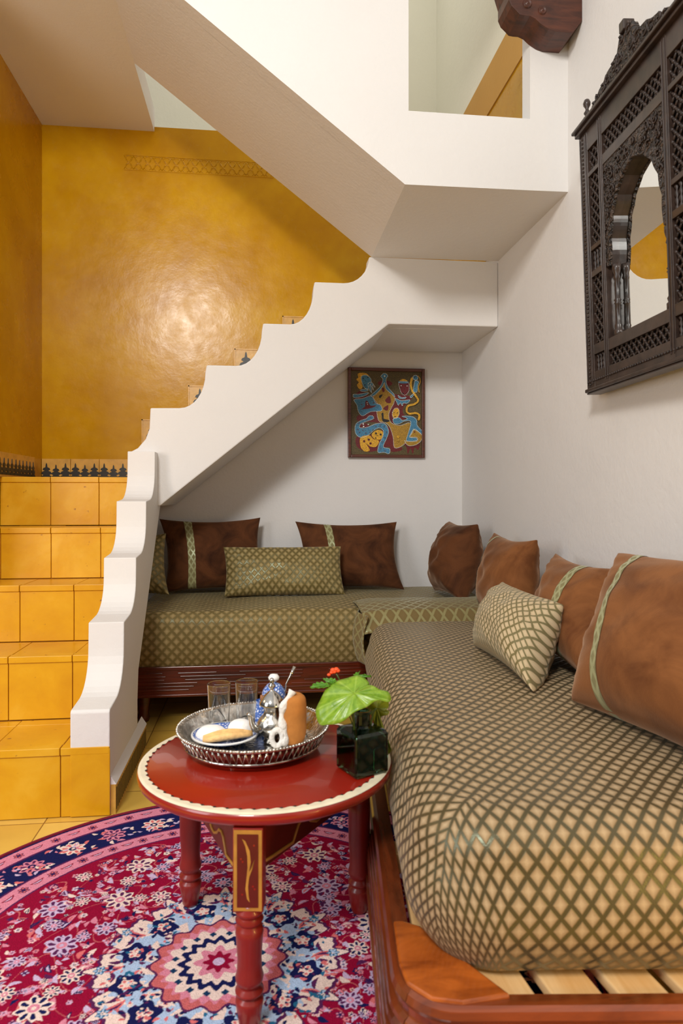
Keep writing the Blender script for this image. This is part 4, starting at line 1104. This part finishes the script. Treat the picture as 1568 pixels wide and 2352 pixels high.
# suede pot holder round the handle
sx_, sy_ = .071, 1.565
sh = thing('pot_holder', 'tan suede pot holder with white fleecy edge beside the silver teapot', 'pot holder', (sx_, sy_, Q0))
mb = MB()
def hold(i, j):
    a = -2.4 + 4.1 * i; z = .002 + .114 * j
    prof_ = .032 * (1 - .25 * (2 * j - 1) ** 4) * (1 if j < .88 else math.sqrt(max(.02, 1 - ((j - .88) / .125) ** 2)))
    return Vector((sx_ + prof_ * 1.0 * math.cos(a), sy_ + prof_ * .95 * math.sin(a), Q0 + z)), (i, j)
mb.grid(hold, 24, 24)
o = mb.build('suede_sleeve', SUEDE, sh); local(sh, o); s_ = o.modifiers.new('s', 'SOLIDIFY'); s_.thickness = .004
q = []
for j in range(19):
    t = j / 18; z = .004 + .118 * t
    x = sx_ - .022 + .004 * math.sin(t * 9); y = sy_ - .022 - .003 * math.sin(t * 7)
    if t > .8: x += (t - .8) * .10; y += (t - .8) * .06
    q.append((x, y, Q0 + z))
mb = MB().tube(q, [.008 + .0025 * math.sin(j * 1.1) for j in range(19)], 10)
mb.tube([(sx_ - .036 + .012 * math.cos(a), sy_ - .026, Q0 + .022 + .018 * math.sin(a)) for a in [k * PI / 8 for k in range(16)]], .0065, 8, closed=True)
o = mb.build('fleece_trim', FLEECE, sh); local(sh, o)
# porcelain pot behind
cx_, cy_ = .030, 1.665
pp = thing('porcelain_pot', 'blue and white lidded porcelain pot at the back of the tray behind the silver teapot', 'pot', (cx_, cy_, Q0))
o = MB().lathe([(.001, .001), (.022, .001), (.024, .004), (.034, .02), (.037, .04), (.033, .062), (.028, .074), (.028, .078)], (cx_, cy_, Q0), 32, 0, None, False).build('pot_body', PORC, pp); local(pp, o)
o = MB().lathe([(.029, .078), (.030, .082), (.026, .096), (.016, .108), (.006, .113), (.005, .116), (.012, .121), (.013, .126), (.008, .131), (.001, .132)], (cx_, cy_, Q0), 32, 0, None, False).build('pot_lid', PORC, pp); local(pp, o)
o = MB().lathe([(.005, .1145), (.0125, .1195), (.0138, .1255), (.0088, .132), (.001, .1335)], (cx_, cy_, Q0), 20, 0, None, False).build('lid_knob', PORCW, pp); local(pp, o)
o = MB().tube([(cx_ + .024, cy_ - .01, Q0 + .07), (cx_ + .030, cy_ - .006, Q0 + .110), (cx_ + .041, cy_ - .004, Q0 + .130), (cx_ + .050, cy_ - .002, Q0 + .150)], [.002, .002, .0035, .0045], 8).build('teaspoon', SILVERP); tag(o, 'silver teaspoon handle standing up out of the porcelain pot', 'spoon')
# little porcelain spoon-shaped jug
jx, jy = .000, 1.640
jg = MB().lathe([(.001, .001), (.012, .002), (.016, .02), (.015, .05), (.012, .072), (.013, .078)], (jx, jy, Q0), 20, 0, None, False)
j_ = thing('porcelain_creamer', 'small slim blue and white creamer between the tea glass and silver teapot', 'jug', (jx, jy, Q0))
o = jg.build('jug_body', PORC, j_); local(j_, o)
o = MB().tube([(jx + .008, jy - .012, Q0 + .074), (jx + .002, jy - .014, Q0 + .086), (jx + .000, jy - .014, Q0 + .094)], [.004, .006, .003], 8).build('wooden_stopper', plain('brown_stopper', (150, 96, 60), .6), j_); local(j_, o)
# sugar lumps
for k, (a, b, l) in enumerate(((.104, 1.535, 'front sugar lump on the right of the silver tray'), (.118, 1.528, 'outer sugar lump nearest the right tray rim'), (.110, 1.548, 'rear sugar lump on the right of the silver tray'))):
    mb = MB().box((-.008, -.006, 0), (.008, .006, .009), 0, Matrix.Translation((a, b, Q0 + .001)) @ Matrix.Rotation(k * 1.1, 4, 'Z'))
    tag(mb.build('sugar_lump', SUGAR, None, bevel=.0015), l, 'sugar', 'sugar lumps on the tray')

# ------------------------------------------------------------------ vase and plant
vx, vy = .212, 1.432; VS = .041; vh = .088
va = thing('glass_vase', 'square dark green glass bottle vase at the right rim of the red table', 'vase', (vx, vy, TZ))
RZ_ = Matrix.Translation((vx, vy, TZ + .0012)) @ Matrix.Rotation(math.radians(24), 4, 'Z')
def sq(r, z, rr=.006):
    p = []
    for (sx, sy, a0) in ((1, 1, 0), (-1, 1, 90), (-1, -1, 180), (1, -1, 270)):
        for k in range(4):
            a = math.radians(a0 + k * 30); p.append((sx * (r - rr) + rr * math.cos(a), sy * (r - rr) + rr * math.sin(a), z))
    return p
def loft(rings, M):
    mb = MB(); n = len(rings[0]); vs = [M @ Vector(p) for r in rings for p in r]
    fs = [(i * n + j, i * n + (j + 1) % n, (i + 1) * n + (j + 1) % n, (i + 1) * n + j) for i in range(len(rings) - 1) for j in range(n)]
    fs += [tuple(range(n))[::-1], tuple(range((len(rings) - 1) * n, len(rings) * n))]
    mb.add(vs, fs, smooth=False); return mb
def rnd_ring(r, z): return [(r * math.cos(2 * PI * (k + .5) / 16 - 0), r * math.sin(2 * PI * (k + .5) / 16), z) for k in range(16)]
outer = [sq(VS - .003, 0), sq(VS, .004), sq(VS, vh - .006), sq(VS - .004, vh), rnd_ring(.019, vh + .003), rnd_ring(.017, vh + .008), rnd_ring(.017, vh + .030), rnd_ring(.020, vh + .032), rnd_ring(.020, vh + .038)]
inner = [rnd_ring(.016, vh + .038), rnd_ring(.0145, vh + .03), rnd_ring(.0145, vh + .004), sq(VS - .008, vh - .008), sq(VS - .005, vh - .014), sq(VS - .005, .010)]
o = loft(outer + inner, RZ_).build('bottle', GREENGLASS, va); local(va, o)
w_ = loft([sq(VS - .0055, .0105), sq(VS - .0055, .06)], RZ_)
wm = m_glass('vase_water', (.35, .55, .35), 0, 1.33)
o = w_.build('water', wm, va); local(va, o)

pla = thing('cut_foliage', 'bunch of one broad bright green leaf, small leaves and an orange flower in the glass vase', 'plant', (vx, vy, TZ + .02))
mouth = Vector((vx, vy, TZ + vh + .038))
def leafmesh(outl, cpx, p0, nrm, name, mat, cup=.012, rings=8, tip=None):
    n_ = Vector(nrm).normalized(); P0 = onP(*cpx, p0, n_)
    pts = [onP(a, b, p0, n_) for a, b in smooth_closed(outl, 5)]
    maxr = max((p - P0).length for p in pts); vs = []; uv = []; m_ = len(pts)
    for r in range(rings + 1):
        t = r / rings
        for k, p in enumerate(pts):
            q = P0.lerp(p, t); d = (q - P0).length / maxr
            q = q - n_ * (cup * d * d) + n_ * (.0035 * math.sin(k / m_ * 2 * PI * 9) * t) 
            vs.append(q); uv.append((k / m_, t + .01))
    fs = []
    for r in range(rings):
        for k in range(m_):
            k2 = (k + 1) % m_
            fs.append((r * m_ + k, r * m_ + k2, (r + 1) * m_ + k2, (r + 1) * m_ + k))
    mb = MB().add(vs, fs, 0, uv, True)
    o = mb.build(name, mat, pla); local(pla, o); s_ = o.modifiers.new('s', 'SOLIDIFY'); s_.thickness = .0012
    return P0
Z5 = lambda a, b: (700 + a / 6.533, 1520 + b / 6.533)
big = [Z5(*p) for p in ((760, 470), (800, 400), (900, 330), (960, 300), (860, 220), (740, 190), (600, 215), (430, 280), (320, 360), (230, 480), (170, 600), (150, 690), (170, 790), (230, 860), (330, 885), (440, 880), (580, 830), (720, 760), (860, 700), (940, 640), (1020, 590), (1120, 560), (1230, 545), (1282, 500), (1260, 430), (1200, 390), (1110, 370), (1010, 345), (900, 370), (820, 420))]
P0 = leafmesh(big, Z5(742, 478), (.196, 1.40, .60), (-.18, -.62, .75), 'broad_leaf', LEAF, .022)
back = [Z5(*p) for p in ((930, 640), (1030, 580), (1130, 560), (1240, 550), (1252, 690), (1170, 735), (1255, 740), (1250, 790), (1140, 830), (1150, 960), (1210, 1110), (1250, 1230), (1290, 1320), (1260, 1390), (1185, 1430), (1170, 1230), (1100, 1150), (1050, 1000), (1020, 850), (970, 760))]
P1 = leafmesh(back, Z5(1080, 700), (.262, 1.455, .55), (-.25, -.95, .15), 'drooping_leaf', LEAF2, .006)
s1 = [Z5(*p) for p in ((80, 385), (130, 330), (200, 305), (300, 310), (380, 350), (300, 385), (200, 390))]
leafmesh(s1, Z5(330, 350), (.165, 1.44, .63), (-.1, -.75, .6), 'small_leaf', LEAF3, .002)
s2 = [Z5(*p) for p in ((270, 250), (340, 245), (440, 250), (470, 290), (400, 330), (330, 300))]
leafmesh(s2, Z5(420, 290), (.175, 1.45, .64), (-.1, -.75, .6), 'small_leaf', LEAF3, .002)
s3 = [Z5(*p) for p in ((730, 200), (760, 170), (830, 140), (800, 190), (920, 195), (1000, 215), (900, 235), (820, 235))]
leafmesh(s3, Z5(790, 205), (.21, 1.47, .64), (-.1, -.75, .6), 'small_leaf', LEAF3, .002)
stm = MB()
def stem(a, b, bend, r=.0022):
    a, b = Vector(a), Vector(b); c = (a + b) / 2 + Vector(bend)
    stm.tube([(a * (1 - t) ** 2 + c * 2 * t * (1 - t) + b * t * t) for t in [k / 8 for k in range(9)]], r, 7)
low = Vector((vx, vy, TZ + .02))
stem(low + Vector((-.01, 0, 0)), P0, (-.01, .0, .03), .0026); stem(low + Vector((.01, .005, 0)), P1, (.0, .01, .05))
FP = onP(*Z5(470, 150), (.178, 1.45, .66), Vector((0, -1, .2)))
stem(low + Vector((-.005, .01, 0)), FP + Vector((.0, .0, -.004)), (.012, .012, .03), .0013)
stem(low, onP(*Z5(340, 345), (.165, 1.44, .63), Vector((-.1, -.75, .6)).normalized()), (.01, .02, .05), .0012)
stem(low, onP(*Z5(790, 205), (.21, 1.47, .64), Vector((-.1, -.75, .6)).normalized()), (.0, .02, .05), .0012)
o = stm.build('stems', STEM, pla); local(pla, o)
fl_ = MB()
for (a, b, r) in ((470, 115, .0058), (420, 125, .006), (495, 135, .005), (400, 160, .0045), (360, 195, .0042), (440, 150, .005)):
    q = onP(*Z5(a, b), FP, Vector((0, -1, .2))); fl_.ball(q, r, 10, 0, .8)
o = fl_.build('flower', FLOWER, pla); local(pla, o)

# ------------------------------------------------------------------ camera
cam = bpy.data.cameras.new('camera'); co = bpy.data.objects.new('camera', cam); col.objects.link(co)
co.location = EYE; co.rotation_euler = (PI / 2, 0, -TH)
cam.sensor_fit = 'VERTICAL'; cam.sensor_height = 36; cam.sensor_width = 24; cam.lens = 24
cam.shift_y = -36 / 2352
cam.clip_start = .05
cam.dof.use_dof = True; cam.dof.focus_distance = 3.2; cam.dof.aperture_fstop = 5.6
bpy.context.scene.camera = co

# ------------------------------------------------------------------ light: daylight from the patio behind and to the left, open sky above
wd = bpy.data.worlds.new('World'); bpy.context.scene.world = wd; wd.use_nodes = True
bg = wd.node_tree.nodes['Background']; wt = wd.node_tree       # open sky overhead, dim surroundings below
tcn = wt.nodes.new('ShaderNodeTexCoord'); sx = wt.nodes.new('ShaderNodeSeparateXYZ'); wt.links.new(tcn.outputs['Generated'], sx.inputs[0])
rp = wt.nodes.new('ShaderNodeValToRGB'); wt.links.new(sx.outputs[2], rp.inputs[0]); wt.links.new(rp.outputs[0], bg.inputs[0])
rp.color_ramp.elements[0].position = .10; rp.color_ramp.elements[0].color = (.15, .14, .13, 1)
rp.color_ramp.elements[1].position = .75; rp.color_ramp.elements[1].color = (.98, .97, .96, 1)
bg.inputs[1].default_value = .56
def area(name, loc, target, sx, sy, power, colr):
    l = bpy.data.lights.new(name, 'AREA'); l.shape = 'RECTANGLE'; l.size = sx; l.size_y = sy; l.energy = power; l.color = colr
    o = bpy.data.objects.new(name, l); col.objects.link(o); o.location = loc
    o.rotation_euler = (Vector(target) - Vector(loc)).to_track_quat('-Z', 'Y').to_euler(); return o
area('patio_daylight', (-.88, -.93, 3.12), (.3, 3.2, 1.8), .62, .62, 92, (1.0, .97, .92))
area('doorway_daylight', (-2.3, .1, 1.5), (-.5, 2.1, .3), 1.0, 1.5, 32, (.92, .96, 1.0))
area('stairwell_skylight', (.1, 3.35, 5.0), (.1, 3.5, 3), 1.6, .9, 17, (1.0, .99, .93))
pl_ = bpy.data.lights.new('stair_fill', 'POINT'); pl_.energy = 9; pl_.color = (1, .56, .20); pl_.shadow_soft_size = .12  # unseen point light added to warm the stairwell like bounce off the ochre
plo = bpy.data.objects.new('stair_fill', pl_); col.objects.link(plo); plo.location = (-1.45, 1.75, 1.35)
area('warm_fill', (.98, .3, .52), (.8, 1.1, .4), .12, .12, 3.0, (1, .60, .12))  # added fill outside the view, for the golden light on the mattress end
sc_ = bpy.context.scene
sc_.view_settings.view_transform = 'Standard'; sc_.view_settings.look = 'None'; sc_.view_settings.gamma = 1; sc_.view_settings.use_curve_mapping = False
sc_.view_settings.exposure = 0.17
